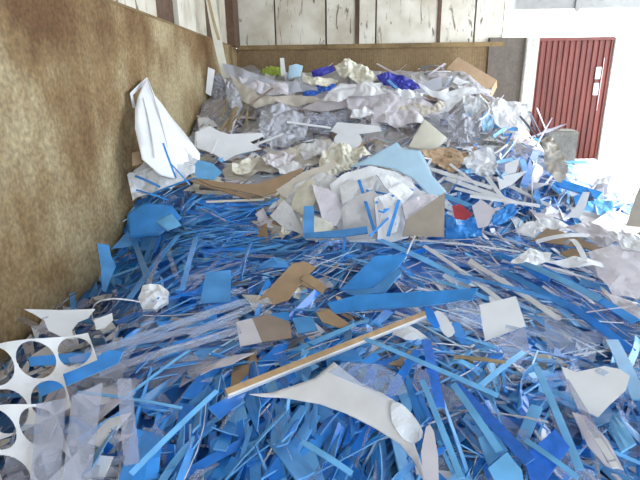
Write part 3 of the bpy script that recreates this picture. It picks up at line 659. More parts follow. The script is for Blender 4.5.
# white painted lower face of the batten
v0 = [Vector(a[i].co) for i in range(8)]
axb = (v0[4]-v0[0]).normalized(); sdb = (v0[1]-v0[0]).normalized(); nb_ = axb.cross(sdb)
pa = (v0[0]+v0[3])/2; pb = (v0[4]+v0[7])/2; pc = (v0[1]+v0[2])/2; pd = (v0[5]+v0[6])/2
if (bt.location+pa).z < (bt.location+pc).z: e0, e1, sg = pa, pb, -1
else: e0, e1, sg = pc, pd, 1
me, _ = bar_mesh('painted_edge', e0+sdb*sg*.004, e1+sdb*sg*.004, .009, .023, 'white', (v0[0]-v0[3]).normalized(), org=Vector((0, 0, 0)), nseg=1)
q = link('painted_edge', me, bt); q['label'] = 'white painted long edge'
arc = sheet('curved_white_offcut', 'large curved white offcut with a pointed end below the wooden batten', 'plastic sheet', 'white_dirty',
      [(249, 394), (272, 393), (295, 386), (315, 379), (327, 369), (334, 363), (360, 384), (380, 393), (395, 402), (402, 414), (412, 438), (422, 466), (429, 482), (424, 482), (414, 462), (400, 445), (375, 429), (345, 414), (320, 405), (282, 398), (262, 397)], tilt=.45, lift=.05, th=.006, bulge=.012)
sheet('white_foil', 'glossy white crumpled foil beside the curved white offcut', 'plastic film', 'white_gloss', [(391, 406), (397, 402), (406, 408), (416, 420), (423, 432), (420, 440), (410, 443), (400, 436), (392, 422)], tilt=.55, lift=.1, crumple=.008, bulge=.01, smooth=2)
sheet('pale_offcut', 'pale blunt strip standing at the lower end of curved offcut', 'plastic offcut', 'lilac', [(426, 427), (430, 424), (434, 432), (438, 455), (439, 484), (424, 484), (421, 452)], tilt=.7, lift=.08)
sheet('clear_sheet', 'clear glossy sheet lying over the upper curved white offcut', 'plastic sheet', 'clear', [(328, 372), (345, 362), (380, 364), (402, 376), (408, 392), (392, 396), (362, 386)], tilt=.45, lift=.1, th=.004)
sheet('white_leaf', 'white tongue-shaped scrap at the right end of the wooden batten', 'plastic offcut', 'white', [(434, 312), (442, 312), (450, 322), (455, 332), (448, 337), (440, 328)], tilt=.5, lift=.09, smooth=2)
sheet('blue_curl', 'dark blue curled scrap at the right tip of the wooden batten', 'plastic offcut', 'blue_deep', [(424, 306), (433, 310), (440, 326), (434, 328), (427, 318)], tilt=.5, lift=.08)
sheet('white_square', 'plain white four-sided sheet right of the batten end', 'plastic sheet', 'white', [(479, 305), (516, 296), (526, 326), (485, 341)], tilt=.6, lift=.09, th=.006)
sheet('clear_film', 'clear crinkled film left of the plain white sheet', 'plastic film', 'clear', [(446, 302), (462, 300), (480, 306), (482, 324), (466, 328), (450, 318)], tilt=.45, lift=.06, crumple=.03)
sheet('clear_bent_sheet', 'clear bent panel right of the plain white sheet', 'plastic sheet', 'clear', [(543, 317), (560, 322), (580, 331), (598, 346), (594, 362), (572, 356), (547, 350)], tilt=.55, lift=.1, th=.01, bulge=.02)
sheet('clear_bent_sheet', 'clear triangular panel under the plain white sheet', 'plastic sheet', 'clear_grey', [(496, 340), (525, 327), (530, 352), (518, 366), (504, 352)], tilt=.5, lift=.06, th=.006)
sheet('white_angular_sheet', 'white angular sheet at the lower right under light blue strips', 'plastic sheet', 'white', [(561, 366), (576, 372), (604, 366), (620, 369), (630, 376), (626, 390), (610, 404), (598, 417), (578, 408)], tilt=.45, lift=.06)
sheet('pale_offcut', 'long pale offcut slanting down to the lower right edge', 'plastic offcut', 'lilac', [(572, 412), (586, 416), (608, 440), (624, 470), (606, 466), (588, 446)], tilt=.45, lift=.05)
sheet('navy_block', 'speckled deep blue block near the bottom right', 'plastic offcut', 'blue_navy', [(524, 456), (555, 429), (570, 447), (546, 480), (530, 480)], tilt=.5, lift=.09, th=.02, edge='blue_navy')
sheet('blue_box', 'light blue box-shaped offcut left of the speckled block', 'plastic offcut', 'blue_light', [(488, 468), (507, 452), (522, 470), (524, 484), (496, 484)], tilt=.5, lift=.09, th=.03, edge='blue_edge')
sheet('blue_offcut', 'light blue square offcut above the blue box-shaped offcut', 'plastic offcut', 'blue_light', [(478, 438), (494, 430), (508, 450), (488, 466)], tilt=.5, lift=.06, th=.008, edge='blue_edge')
fg = [((455, 385), (530, 462), .045, 'blue_navy', 'wide speckled deep blue strip running to the speckled block'), ((360, 337), (498, 396), .022, 'blue_light', 'long narrow light blue strip left of the plain white sheet'), ((422, 380), (461, 478), .025, 'blue_light', 'steep light blue strip right of the white foil'),
      ((453, 384), (500, 452), .03, 'blue_light', 'slanting light blue strip left of the speckled strip'), ((426, 340), (440, 408), .045, 'blue_navy', 'deep blue speckled strip below the tongue-shaped white scrap'), ((536, 366), (580, 470), .03, 'blue_light', 'tall light blue strip left of the white angular sheet'),
      ((560, 372), (612, 462), .03, 'clear_grey', 'pale clear strip across the white angular sheet'), ((525, 440), (578, 478), .02, 'blue_light', 'short light blue strip behind the speckled block'), ((478, 388), (524, 352), .025, 'blue_light', 'light blue strip rising below the plain white sheet'),
      ((590, 430), (616, 468), .025, 'white', 'small white strip at the lower right'), ((612, 340), (640, 400), .06, 'blue_light', 'wide light blue strip at the right edge'), ((506, 326), (560, 342), .015, 'clear', 'thin clear strip right of the plain white sheet'),
      ((548, 352), (606, 374), .03, 'clear', 'clear strip along the lower edge of the bent panel'), ((302, 442), (352, 474), .022, 'blue_light', 'short light blue strip near the bottom centre'), ((131, 474), (217, 391), .022, 'blue_light', 'long straight light blue strip at the lower left'),
      ((78, 392), (182, 408), .012, 'blue_light', 'thin blue strip crossing the grey translucent strips'), ((123, 400), (190, 350), .012, 'blue_light', 'thin rising blue strip left of the batten'), ((454, 357), (506, 363), .018, 'tan', 'small tan strip below the plain white sheet')]
for a, b, w_, m, lb in fg: stick('foreground_strip', lb, 'plastic strip', m, a, b, w_, .006, .12, .12, bow=.01, edge='blue_edge' if m.startswith('blue') else None)
# ---- left front
sheet('punched_offcut', 'white hourglass-shaped offcut left over between punched circles by the wall', 'plastic offcut', 'white', [(24, 309), (60, 310), (95, 309), (88, 318), (78, 322), (72, 330), (74, 340), (60, 336), (48, 330), (44, 320), (34, 314)], tilt=.6, lift=.16, th=.006)
sheet('punched_offcut', 'small pointed white offcut right of the hourglass-shaped one', 'plastic offcut', 'white', [(94, 320), (112, 313), (113, 320), (104, 328), (96, 330)], tilt=.6, lift=.14)
# punched sheets: square cells with round holes
def punched(name, label, quad, nu, nv, hole, lift, mat='white', tilt=.55, skip=()):
    pts, n, C = lift_plane(quad, tilt, lift); O = sum(pts, Vector())/4
    TL, TR, BR, BL = pts; V = []; Fc = []; th = .006; K = 24
    def bil(u, v): return (TL*(1-u)+TR*u)*(1-v)+(BL*(1-u)+BR*u)*v
    for i in range(nu):
        for j in range(nv):
            if (i, j) in skip: continue
            b = len(V)
            for k in range(K):
                a = 2*math.pi*k/K; c, s = math.cos(a), math.sin(a); q = .5/max(abs(c), abs(s))
                for rad in (q, min(hole*.5, q*.97)):
                    u, v = (i+.5+c*rad)/nu, (j+.5+s*rad)/nv
                    p = bil(u, v)+n*(.03*math.sin(u*5+v*4)); V += [p-O, p-n*th-O]
                    pp = proj(p); r, cc = mcell(*pp)
                    if 0 <= r < 300 and 0 <= cc < 400: MASK[r, cc] = min(MASK[r, cc], (p-CAM).length)
            for k in range(K):
                A = b+k*4; Bq = b+((k+1) % K)*4
                Fc += [(A, A+2, Bq+2, Bq), (A+1, Bq+1, Bq+3, A+3), (A+2, A+3, Bq+3, Bq+2), (A, Bq, Bq+1, A+1)]
    o = link(name, mesh(name, V, Fc, [mat])); o.location = O; tag(o, label, 'punched sheet'); HERO.append(o); return o
punched('punched_white_sheet', 'lower punched white sheet of large circles in the bottom left corner', [(-30, 415), (50, 398), (84, 490), (-10, 500)], 2, 2, .9, .05, 'white_dirty')
punched('punched_white_sheet', 'upper white sheet full of large punched circles by the brown wall', [(-28, 352), (86, 330), (112, 395), (-10, 440)], 3, 2, .93, .12, skip=((2, 1),))
for P, lb, m in (([(28, 357), (60, 354), (92, 353), (94, 362), (60, 364), (30, 366)], 'level flat blue strip lying on the punched white sheet', 'blue_mid'), ([(36, 386), (70, 370), (110, 350), (123, 352), (118, 363), (80, 380), (41, 396)], 'wide rising blue strip crossing the punched white sheet', 'blue_mid')):
    sheet('wide_blue_strip', lb, 'plastic strip', m, P, tilt=.5, lift=.14, th=.006, edge='blue_edge')
for P, lb in (([(36, 404), (66, 398), (60, 486), (30, 486)], 'left broad grey translucent strip hanging down at the lower left'), ([(72, 396), (103, 382), (90, 486), (62, 486)], 'middle broad grey translucent strip at the lower left'), ([(117, 379), (131, 378), (140, 462), (124, 466)], 'right narrow grey translucent strip at the lower left')):
    sheet('grey_translucent_strip', lb, 'plastic strip', 'clear_grey', P, tilt=.6, lift=.12, th=.005)
sheet('foam_lump', 'rounded translucent white lump among the blue strips at left', 'plastic offcut', 'white', [(143, 286), (158, 284), (168, 290), (167, 300), (156, 310), (142, 308), (138, 298)], tilt=.6, lift=.08, th=.04, bulge=.02, crumple=.03)
stick('white_wire', 'thin white wire bent in a high arc by the left wall', 'wire', 'white', (93, 320), (140, 302), .008, .006, .1, .1, bow=.14, nseg=14)
ls = [((70, 362), (250, 300), .045, 'clear', 'upper long clear strip running from the wall to the right'), ((85, 352), (240, 322), .04, 'clear_grey', 'middle long grey strip at the left'), ((100, 372), (240, 330), .04, 'clear_grey', 'lower long grey strip at the left'),
      ((146, 290), (166, 244), .035, 'clear_grey', 'steep grey strip above the rounded white lump'), ((168, 250), (176, 276), .04, 'clear', 'short clear strip right of the steep grey strip'), ((122, 362), (152, 318), .04, 'clear', 'clear strip rising below the rounded white lump'),
      ((20, 318), (72, 346), .04, 'clear_grey', 'grey strip below the hourglass-shaped offcut'), ((45, 318), (78, 292), .03, 'clear_grey', 'grey strip pointing up at the foot of the brown wall'), ((156, 300), (134, 240), .05, 'blue_mid', 'steep blue strip left of the steep grey strip'),
      ((128, 300), (178, 236), .05, 'blue_mid', 'long rising blue strip by the rounded white lump'), ((182, 290), (196, 238), .04, 'blue_mid', 'steep blue strip left of the blue square'), ((190, 336), (270, 300), .05, 'clear', 'clear strip running up to the bent cardboard')]
for a, b, w_, m, lb in ls: stick('side_strip', lb, 'plastic strip', m, a, b, w_, .006, .14, .12, bow=.01, edge='blue_edge' if m.startswith('blue') else None)
sheet('blue_hook', 'concave-edged blue offcut standing against the foot of the wall', 'plastic offcut', 'blue_dull', [(97, 243), (109, 245), (111, 256), (116, 266), (111, 278), (106, 292), (102, 290), (101, 268)], tilt=.7, lift=.1)
sheet('blue_triangle', 'blue triangular offcut touching the brown wall', 'plastic offcut', 'blue_dull', [(111, 249), (127, 232), (142, 240), (128, 247)], tilt=.6, lift=.08)
sheet('blue_square', 'plain blue square offcut left of the bent cardboard', 'plastic offcut', 'blue_dull', [(206, 272), (231, 270), (231, 302), (200, 303)], tilt=.6, lift=.08, edge='blue_edge')
for P, m, lb in (([(127, 214), (145, 203), (172, 206), (182, 218), (160, 236), (130, 238)], 'blue_mid', 'wide blue sheet bulging next to the wall below crumpled white film'),
                 ([(155, 222), (172, 214), (182, 226), (168, 232)], 'blue_light', 'small light blue offcut on the bulging blue sheet'),
                 ([(252, 318), (268, 314), (290, 322), (292, 338), (262, 342)], 'taupe', 'taupe offcut below the bent cardboard'),
                 ([(236, 322), (252, 318), (262, 342), (240, 346)], 'lilac', 'dull lilac offcut left of the taupe one'),
                 ([(292, 318), (312, 316), (318, 330), (298, 334)], 'blue_dull', 'dull blue square offcut right of the taupe one'),
                 ([(316, 312), (330, 310), (350, 324), (340, 328), (322, 322)], 'cardboard', 'tan strip-shaped card beneath the wedge-shaped blue plate'),
                 ([(198, 160), (212, 163), (222, 172), (214, 180), (196, 178), (192, 168)], 'blue_light', 'bright blue film beside the crumpled white film')):
    sheet('offcut', lb, 'plastic offcut', m, P, tilt=.45, lift=.06, bulge=.03 if 'bulging' in lb else 0)
# ------------------------------------------------------------------ loose scrap filling the heap
# zone: (name, test, [(kind, weight)], angle mean, angle spread, where-phrase)
def zone(px, py):
    if py < 100: return 'crest', 'on the far crest of the heap below the back wall'
    if px < 118 and py > 295: return 'corner', 'in the front left corner by the brown wall'
    if py < 146 and px < 455: return 'hollow', 'in the grey hollow behind the white stack'
    if px >= 440 and py < 236 and px < 575: return 'mound', 'on the right mound near the concrete block'
    if px >= 575 and py < 236: return 'edge', 'at the right foot of the heap on the floor'
    if 262 < px < 455 and py < 240: return 'stack', 'around the white stack'
    if px <= 262 and py < 196: return 'band', 'beside the long brown board'
    if px <= 200 and py < 310: return 'bank', 'in the blue bank against the left wall'
    if px < 420 and py < 262: return 'ridge', 'in the blue ridge below the white stack'
    if px >= 400 and py < 345: return 'sheaf', 'in the glossy sheaf at the right'
    if px < 240 and py < 385: return 'left', 'in front of the blue bank on the left'
    if py < 372: return 'middle', 'around the wooden batten'
    if px < 250: return 'lowleft', 'at the lower left of the heap'
    if px < 425: return 'front', 'below the curved white offcut'
    return 'lowright', 'at the lower right of the heap'
PAL = {
 'crest': [('thin_rod', 1.5), ('lilac_sheet', 5), ('white_offcut', 3), ('white_strip', 3), ('beige_scrap', 2), ('clear_strip', 2), ('grey_scrap', 2)],
 'hollow': [('thin_rod', 2), ('grey_scrap', 5), ('white_strip', 3), ('lilac_sheet', 2), ('clear_strip', 3), ('dark_scrap', 3)],
 'corner': [('clear_strip', 5), ('white_offcut', 2), ('grey_scrap', 2), ('blue_strip', 1)],
 'mound': [('thin_rod', 3), ('white_strip', 4), ('blue_strip', 4), ('white_offcut', 3), ('clear_strip', 3), ('blue_offcut', 2), ('lilac_sheet', 1), ('beige_scrap', .6)],
 'edge': [('thin_rod', 2), ('white_strip', 4), ('white_offcut', 3), ('lilac_sheet', 2), ('clear_strip', 2), ('blue_offcut', .6)],
 'stack': [('thin_rod', 1.5), ('white_offcut', 4), ('beige_scrap', 3), ('white_strip', 2), ('clear_strip', 1)],
 'band': [('beige_scrap', 4), ('white_offcut', 2), ('grey_scrap', 2), ('blue_strip', 2), ('white_strip', 1)],
 'bank': [('thin_rod', .4), ('blue_strip', 5), ('blue_slab', 2.5), ('blue_offcut', 2), ('clear_strip', 1)],
 'ridge': [('thin_rod', .7), ('blue_strip', 9), ('blue_offcut', 2), ('clear_strip', 1.2)],
 'sheaf': [('thin_rod', 5), ('blue_strip', 5.5), ('clear_strip', 4), ('white_strip', 2.2), ('clear_pane', .7), ('white_strip', 2), ('blue_offcut', 1), ('white_offcut', .6)],  # second white strip share stands in for glare on the glossy sheaf
 'left': [('thin_rod', 1.5), ('blue_strip', 4), ('blue_slab', 1.5), ('clear_strip', 4), ('clear_pane', .7), ('blue_offcut', 1.5), ('grey_scrap', .6)],
 'middle': [('thin_rod', 2.5), ('blue_strip', 4), ('blue_slab', 1.5), ('clear_strip', 2.5), ('clear_pane', 1), ('blue_offcut', 2.5), ('grey_scrap', 1), ('beige_scrap', .8), ('dark_scrap', .5)],
 'lowleft': [('thin_rod', 0.8), ('blue_strip', 3), ('blue_offcut', 3), ('blue_slab', 3), ('clear_strip', 1.5), ('clear_pane', .8)],
 'front': [('thin_rod', 0.4), ('blue_strip', 3), ('blue_slab', 6), ('blue_offcut', 3), ('clear_strip', .4)],
 'lowright': [('thin_rod', 1.6), ('blue_strip', 3.5), ('blue_offcut', 3.5), ('blue_slab', 2), ('clear_strip', 2.5), ('clear_pane', 2), ('white_offcut', .8), ('white_strip', .8)],
}
ANG = {'crest': (0, 35), 'hollow': (10, 50), 'corner': (40, 45), 'mound': (35, 50), 'edge': (-10, 40), 'stack': (30, 50), 'band': (0, 25), 'bank': (50, 35),
       'ridge': (2, 14), 'sheaf': (-26, 13), 'left': (17, 13), 'middle': (22, 32), 'lowleft': (55, 35), 'front': (78, 28), 'lowright': (-40, 55)}
# kind: materials, length range, width range, thickness, sheet?, name, colour words, category
KIND = {
 'blue_strip': (['blue_mid', 'blue_deep', 'blue_mid', 'blue_dull', 'blue_light', 'blue_film'], (.18, .85), (.008, .05), .005, False, 'blue_plastic_strip', ['mid blue plastic strip', 'deep blue plastic strip', 'mid blue plastic strip', 'dull blue plastic strip', 'light blue plastic strip', 'translucent blue plastic strip'], 'plastic strip'),
 'blue_offcut': (['blue_mid', 'blue_deep', 'blue_dull', 'blue_light', 'blue_film', 'blue_mid'], (.10, .42), (.04, .15), .006, True, 'blue_plastic_offcut', ['mid blue flat offcut', 'deep blue flat offcut', 'dull blue flat offcut', 'light blue flat offcut', 'translucent blue flat offcut', 'mid blue flat offcut'], 'plastic offcut'),
 'blue_slab': (['blue_mid', 'blue_deep', 'blue_deep', 'blue_dull', 'blue_light'], (.2, .5), (.045, .12), .008, True, 'thick_blue_offcut', ['mid blue slab', 'deep blue slab', 'deep blue slab', 'dull blue slab', 'light blue slab'], 'plastic offcut'),
 'clear_strip': (['clear', 'clear_grey', 'clear'], (.15, .8), (.008, .05), .004, False, 'clear_plastic_strip', ['clear plastic strip', 'cloudy grey plastic strip', 'clear plastic strip'], 'plastic strip'),
 'clear_pane': (['clear', 'clear', 'clear_grey'], (.15, .45), (.08, .22), .004, True, 'clear_plastic_sheet', ['clear flat sheet', 'clear flat sheet', 'cloudy flat sheet'], 'plastic sheet'),
 'white_strip': (['white', 'white_dirty', 'lilac'], (.15, .7), (.01, .04), .006, False, 'white_plastic_strip', ['white plastic strip', 'dirty white plastic strip', 'lilac-white plastic strip'], 'plastic strip'),
 'thin_rod': (['white', 'clear', 'pale_blue', 'white', 'lilac'], (.25, .9), (.004, .011), .004, False, 'plastic_glint_rod', ['white glint rod', 'clear glint rod', 'pale blue glint rod', 'white glint rod', 'lilac glint rod'], 'plastic rod'),  # hair-thin pale rods added to imitate glints across the scrap
 'white_offcut': (['white', 'white_dirty', 'lilac', 'white'], (.1, .35), (.06, .18), .006, True, 'white_plastic_offcut', ['white flat offcut', 'dirty white flat offcut', 'lilac-white flat offcut', 'white flat offcut'], 'plastic offcut'),
 'lilac_sheet': (['lilac', 'grey_film', 'lilac', 'white_dirty'], (.3, .9), (.12, .35), .005, True, 'curved_film_sheet', ['curved lilac film sheet', 'curved grey film sheet', 'curved lilac film sheet', 'curved dirty white film sheet'], 'plastic film'),
 'grey_scrap': (['grey_film', 'clear_grey', 'lilac'], (.15, .45), (.08, .22), .005, True, 'grey_film_scrap', ['grey film scrap', 'cloudy grey film scrap', 'lilac film scrap'], 'plastic film'),
 'dark_scrap': (['dark_grey', 'taupe'], (.12, .35), (.05, .14), .005, True, 'dark_plastic_scrap', ['dark grey scrap', 'brownish grey scrap'], 'plastic offcut'),
 'beige_scrap': (['beige', 'cream', 'cardboard', 'white_dirty'], (.15, .45), (.06, .2), .006, True, 'beige_scrap', ['beige flat scrap', 'cream flat scrap', 'brown cardboard scrap', 'off-white flat scrap'], 'scrap'),
}
def strip_geo(L, W, T, bow, twist, side, n=5):
    V = []; Fc = []; mi = []
    for i in range(n+1):
        t = i/n; k = 4*t*(1-t)-.5; a = twist*(t-.5); c, s = math.cos(a), math.sin(a)
        for y, z in ((-W/2, T/2), (W/2, T/2), (W/2, -T/2), (-W/2, -T/2)):
            V.append(((t-.5)*L, y*c-z*s+side*k, y*s+z*c+bow*k))
    for i in range(n):
        q = i*4
        for k in range(4): Fc.append((q+k, q+4+k, q+4+(k+1) % 4, q+(k+1) % 4)); mi.append(k % 2)
    Fc += [(0, 1, 2, 3), (n*4+3, n*4+2, n*4+1, n*4)]; mi += [1, 1]
    return V, Fc, mi
def sheet_geo(L, W, T, bow, rnd, n=3):
    ct = [(-.5+rnd.uniform(-.1, .3), -.5+rnd.uniform(-.1, .35)), (.5-rnd.uniform(-.1, .3), -.5+rnd.uniform(-.1, .35)),
          (.5-rnd.uniform(-.1, .3), .5-rnd.uniform(-.1, .35)), (-.5+rnd.uniform(-.1, .3), .5-rnd.uniform(-.1, .35))]
    if rnd.random() < .25: ct[2] = ((ct[2][0]+ct[1][0])/2, ct[1][1]+.12)
    kx = bow; ky = bow*rnd.uniform(-.3, .3); wv = rnd.uniform(0, 6)
    V = []; Fc = []; mi = []
    for layer in (0, 1):
        for j in range(n+1):
            v = j/n
            for i in range(n+1):
                u = i/n
                x = (ct[0][0]*(1-u)+ct[1][0]*u)*(1-v)+(ct[3][0]*(1-u)+ct[2][0]*u)*v
                y = (ct[0][1]*(1-u)+ct[1][1]*u)*(1-v)+(ct[3][1]*(1-u)+ct[2][1]*u)*v
                V.append((x*L, y*W, kx*(1-4*x*x)+ky*(4*y*y)+bow*.3*math.sin(wv+u*4+v*3)-layer*T))
    M = (n+1)*(n+1)
    for j in range(n):
        for i in range(n):
            a = j*(n+1)+i; Fc.append((a, a+1, a+n+2, a+n+1)); mi.append(0)
            a += M; Fc.append((a, a+n+1, a+n+2, a+1)); mi.append(0)
    rim = [i for i in range(n+1)]+[(j*(n+1)+n) for j in range(1, n+1)]+[n*(n+1)+i for i in range(n-1, -1, -1)]+[j*(n+1) for j in range(n-1, 0, -1)]
    for k in range(len(rim)):
        a, b = rim[k], rim[(k+1) % len(rim)]; Fc.append((a, a+M, b+M, b)); mi.append(1)
    return V, Fc, mi
rnd = random.Random(11)
pieces = []
def spawn(px, py, zn, ph, P, smul=1.0, deep=0.0):
    ks = PAL[zn]; kd = rnd.choices([k for k, _ in ks], [w_ for _, w_ in ks])[0]
    mats, lr, wr, th, sh, nm, words, cat = KIND[kd]
    mi = rnd.randrange(len(mats))
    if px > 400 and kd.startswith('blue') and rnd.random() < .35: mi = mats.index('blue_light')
    dist = (P-CAM).length
    far = 1.0+.09*max(0, dist-3)
    Ln = rnd.uniform(lr[0]**.5, lr[1]**.5)**2*smul*min(far, 1.5); Wd = (wr[0]+(wr[1]-wr[0])*rnd.random()**1.5)*smul*min(far, 1.8)
    am, asd = ANG[zn]
    if zn == 'bank' and px > 165: am, asd = 20, 30
    if zn in ('front', 'lowleft'): am = am+(320-px)*.10
    an = R(rnd.gauss(am, asd if not sh else asd*1.3))
    e = 14
    n = normal(P.x, P.y)
    dA = ray(px+math.cos(an)*e, py-math.sin(an)*e); den = dA.dot(n)
    Q = CAM+dA*((P-CAM).dot(n)/den) if abs(den) > .03 else P+rt
    ax = (Q-P)
    if ax.length < 1e-4 or den > -.03: ax = rt.copy()
    ax.normalize()
    ax = (ax+n*rnd.gauss(.03, .10 if not sh else .16)+Vector((0, 0, 0))).normalized()
    sd = n.cross(ax).normalized(); nn = ax.cross(sd)
    roll = rnd.gauss(0, .35 if sh else .6); sd = sd*math.cos(roll)+nn*math.sin(roll); nn = ax.cross(sd)
    base = P+n*(rnd.uniform(-.035, .035)-deep)
    if sh: V, Fc, m_ = sheet_geo(Ln, Wd, th, rnd.gauss(0, .06 if kd != 'blue_slab' else .02)*Ln if kd != 'lilac_sheet' else rnd.uniform(-.05, .18)*Ln, rnd)
    else: V, Fc, m_ = strip_geo(Ln, Wd, th, rnd.gauss(0, .04)*Ln, rnd.gauss(0, .5), rnd.gauss(0, .02)*Ln)
    Mx = Matrix((ax, sd, nn)).transposed()
    for tr in range(3):
        ok = True
        W_ = [Mx @ Vector(v)+base for v in V[::3]]
        if max(v.y for v in W_) > WY-.1: return
        mnx = min(v.x for v in W_)-WX-.035
        if mnx < 0:
            if mnx < -.35: return
            base = base-Vector((mnx, 0, 0)); W_ = [v-Vector((mnx, 0, 0)) for v in W_]
        for q in W_:
            pp = proj(q)
            if pp is None or q.z < .004 and tr == 2: return
            r, c = mcell(*pp)
            if 0 <= r < 300 and 0 <= c < 400 and MASK[r, c] < 1e8 and (q-CAM).length < MASK[r, c]+.01: ok = False; break
        if ok: break
        base = base-n*.05
    if not ok: return
    if (base-CAM).length < .7: return
    app = Ln*Wd/dist**2
    # hidden under a hero?
    r, c = mcell(px, py); inview = 0 <= px < 640 and 0 <= py < 480 and not (0 <= r < 300 and MASK[r, c] < dist)
    pieces.append(dict(len=Ln/dist, kd=kd, mi=mi, V=V, F=Fc, m=m_, Mx=Mx, base=base, app=app if inview and not deep else 0, zn=zn, ph=ph, word=words[mi]))
def scatter(N, y0, y1, x0=-90, x1=730, smul=1.0, deep=0.0):
    for _ in range(N):
        px, py = rnd.uniform(x0, x1), rnd.uniform(y0, y1)
        P = hit(px, py)
        if P is None or P.z < .03 and rnd.random() > .12: continue
        zn, ph = zone(px, py); spawn(px, py, zn, ph, P, smul, deep)
scatter(1500, 58, 150); scatter(1700, 145, 250); scatter(1800, 240, 380); scatter(1400, 370, 600)
LAND = [('tall leaning white sheet', 160, 130), ('crumpled white film', 162, 176), ('bulging blue sheet', 155, 220), ('blue hook-shaped offcut', 107, 268), ('rounded white lump', 152, 297), ('white wire arc', 112, 296),
 ('hourglass-shaped white offcut', 60, 318), ('upper punched sheet', 36, 365), ('lower punched sheet', 25, 440), ('wide rising blue strip', 78, 374), ('left grey translucent strip', 48, 445), ('middle grey translucent strip', 82, 435), ('right grey translucent strip', 128, 422),
 ('long light blue strip', 174, 432), ('lower end of the batten', 228, 392), ('upper end of the batten', 420, 316), ('middle of the batten', 326, 354), ('blue square', 217, 287), ('bent cardboard strip', 288, 283), ('taupe offcut', 272, 330),
 ('rectangular blue plate', 376, 272), ('wedge-shaped blue plate', 400, 300), ('plain white sheet', 502, 318), ('clear bent panel', 572, 340), ('white angular sheet', 600, 388), ('long pale offcut', 600, 444), ('speckled blue block', 546, 456), ('light blue box offcut', 508, 470),
 ('white foil', 407, 422), ('pointed end of the curved offcut', 262, 395), ('middle of the curved offcut', 340, 396), ('lower end of the curved offcut', 424, 466), ('steep light blue strip', 442, 430), ('short bottom blue strip', 327, 458), ('deep blue speckled strip', 433, 374),
 ('brown board', 250, 184), ('broken white sheet', 226, 142), ('beige sheet', 280, 160), ('left of the white stack', 300, 205), ('middle of the white stack', 360, 205), ('pale blue sheet', 400, 162), ('grey-tan board', 430, 215), ('red scrap', 461, 212), ('crumpled cardboard', 448, 158),
 ('rounded white bag', 482, 163), ('square cream sheet', 428, 136), ('round white lid', 348, 141), ('grey bag', 284, 126), ('pale grey fold', 330, 104), ('royal blue film', 320, 90), ('violet-blue film', 398, 82), ('cream frayed film', 355, 70), ('bent grey sheets', 270, 88),
 ('cardboard box', 472, 75), ('long white ribbon', 455, 97), ('frayed white film', 508, 114), ('clear grey film bag', 465, 130), ('long bright blue slab', 522, 160), ('concrete block', 560, 150), ('bright blue block', 598, 209), ('flat brown cardboard', 568, 240), ('pale grey film', 620, 272), ('glossy sheaf', 500, 280), ('far right board', 636, 210)]
DIRS = ['right of', 'above and right of', 'above', 'above and left of', 'left of', 'below and left of', 'below', 'below and right of']
def where(P):
    q = proj(P); x, y = q
    n, lx, ly = min(LAND, key=lambda l: (l[1]-x)**2+(l[2]-y)**2)
    d = math.hypot(x-lx, y-ly)
    if n.startswith(('left of', 'middle of', 'lower end', 'upper end', 'pointed end')): pass
    n = n.replace('left of the white stack', 'left half of the white stack').replace('middle of the white stack', 'right half of the white stack')
    if d < 9: return 'right at the '+n
    k = int(round(math.atan2(ly-y, x-lx)/(math.pi/4))) % 8
    return DIRS[k]+' the '+n
pieces_by = {}
for p in pieces: pieces_by.setdefault(p['kd'], []).append(p)
CAP = {'blue_strip': 290, 'blue_offcut': 260, 'clear_strip': 220, 'clear_pane': 120, 'thin_rod': 200, 'blue_slab': 200, 'white_strip': 160, 'white_offcut': 150, 'lilac_sheet': 90, 'grey_scrap': 110, 'dark_scrap': 60, 'beige_scrap': 90}
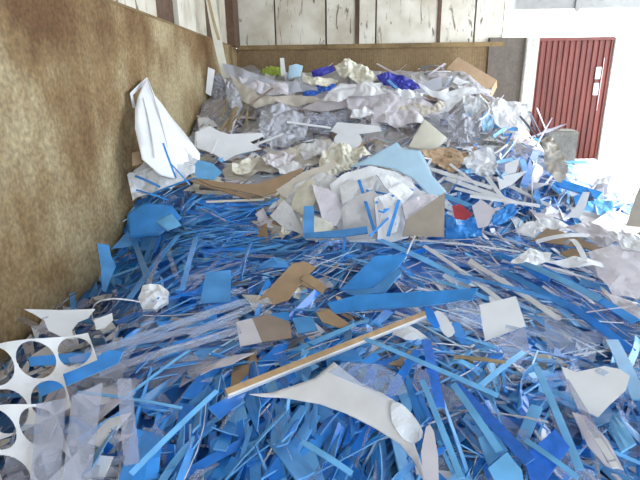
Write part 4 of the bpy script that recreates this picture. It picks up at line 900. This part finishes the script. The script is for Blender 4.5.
for kd, L_ in pieces_by.items():
    mats, lr, wr, th, sh, nm, words, cat = KIND[kd]
    L_.sort(key=lambda p: -p['app'])
    keep = [p for p in L_[:CAP[kd]] if p['app'] > 0]; rest = L_[len(keep):]
    med = sorted(p['len'] for p in keep)[len(keep)//2] if keep else 0
    sets = {}
    for p in keep:
        sz = ('long ' if p['len'] > med else 'short ') if not sh else ('large ' if p['len'] > med else 'small ')
        p['label'] = sz+p['word']+' '+where(p['base']); sets.setdefault(p['label'], []).append(p)
    for lb, ps in sets.items():
        ps.sort(key=lambda p: proj(p['base'])[1])
        od = {1: [''], 2: ['upper ', 'lower '], 3: ['upper ', 'middle ', 'lower ']}.get(len(ps))
        if od is None: od = ['%s from top, ' % s_ for s_ in ('first second third fourth fifth sixth seventh eighth ninth tenth eleventh twelfth'.split()*9)[:len(ps)]]
        for p, w_ in zip(ps, od):
            p['group'] = lb.replace(p['word'], p['word']+'s'); p['label'] = w_+lb if len((w_+lb).replace('-', ' ').split()) < 17 else w_+lb.replace('plastic ', '').replace('flat ', '')
    for p in keep:
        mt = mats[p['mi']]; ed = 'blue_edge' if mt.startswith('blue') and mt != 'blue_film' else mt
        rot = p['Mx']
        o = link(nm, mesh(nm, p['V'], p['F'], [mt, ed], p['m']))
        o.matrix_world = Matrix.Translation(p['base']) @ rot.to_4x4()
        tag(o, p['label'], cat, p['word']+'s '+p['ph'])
    slots = list(dict.fromkeys(mats))+(['blue_edge'] if kd.startswith('blue') else [])
    V = []; Fc = []; mi = []
    for p in rest:
        b = len(V); V += [p['Mx'] @ Vector(v)+p['base'] for v in p['V']]
        Fc += [tuple(i+b for i in f) for f in p['F']]
        s0 = slots.index(mats[p['mi']]); s1 = slots.index('blue_edge') if kd.startswith('blue') and mats[p['mi']] != 'blue_film' else s0
        mi += [s1 if k else s0 for k in p['m']]
    if V:
        o = link('loose_'+nm+'_litter', mesh(nm, V, Fc, slots, mi))
        tag(o, 'scattered small %ss all through the heap' % KIND[kd][6][0], 'plastic litter', kind='stuff')
print('PIECES', {k: len(v) for k, v in pieces_by.items()})
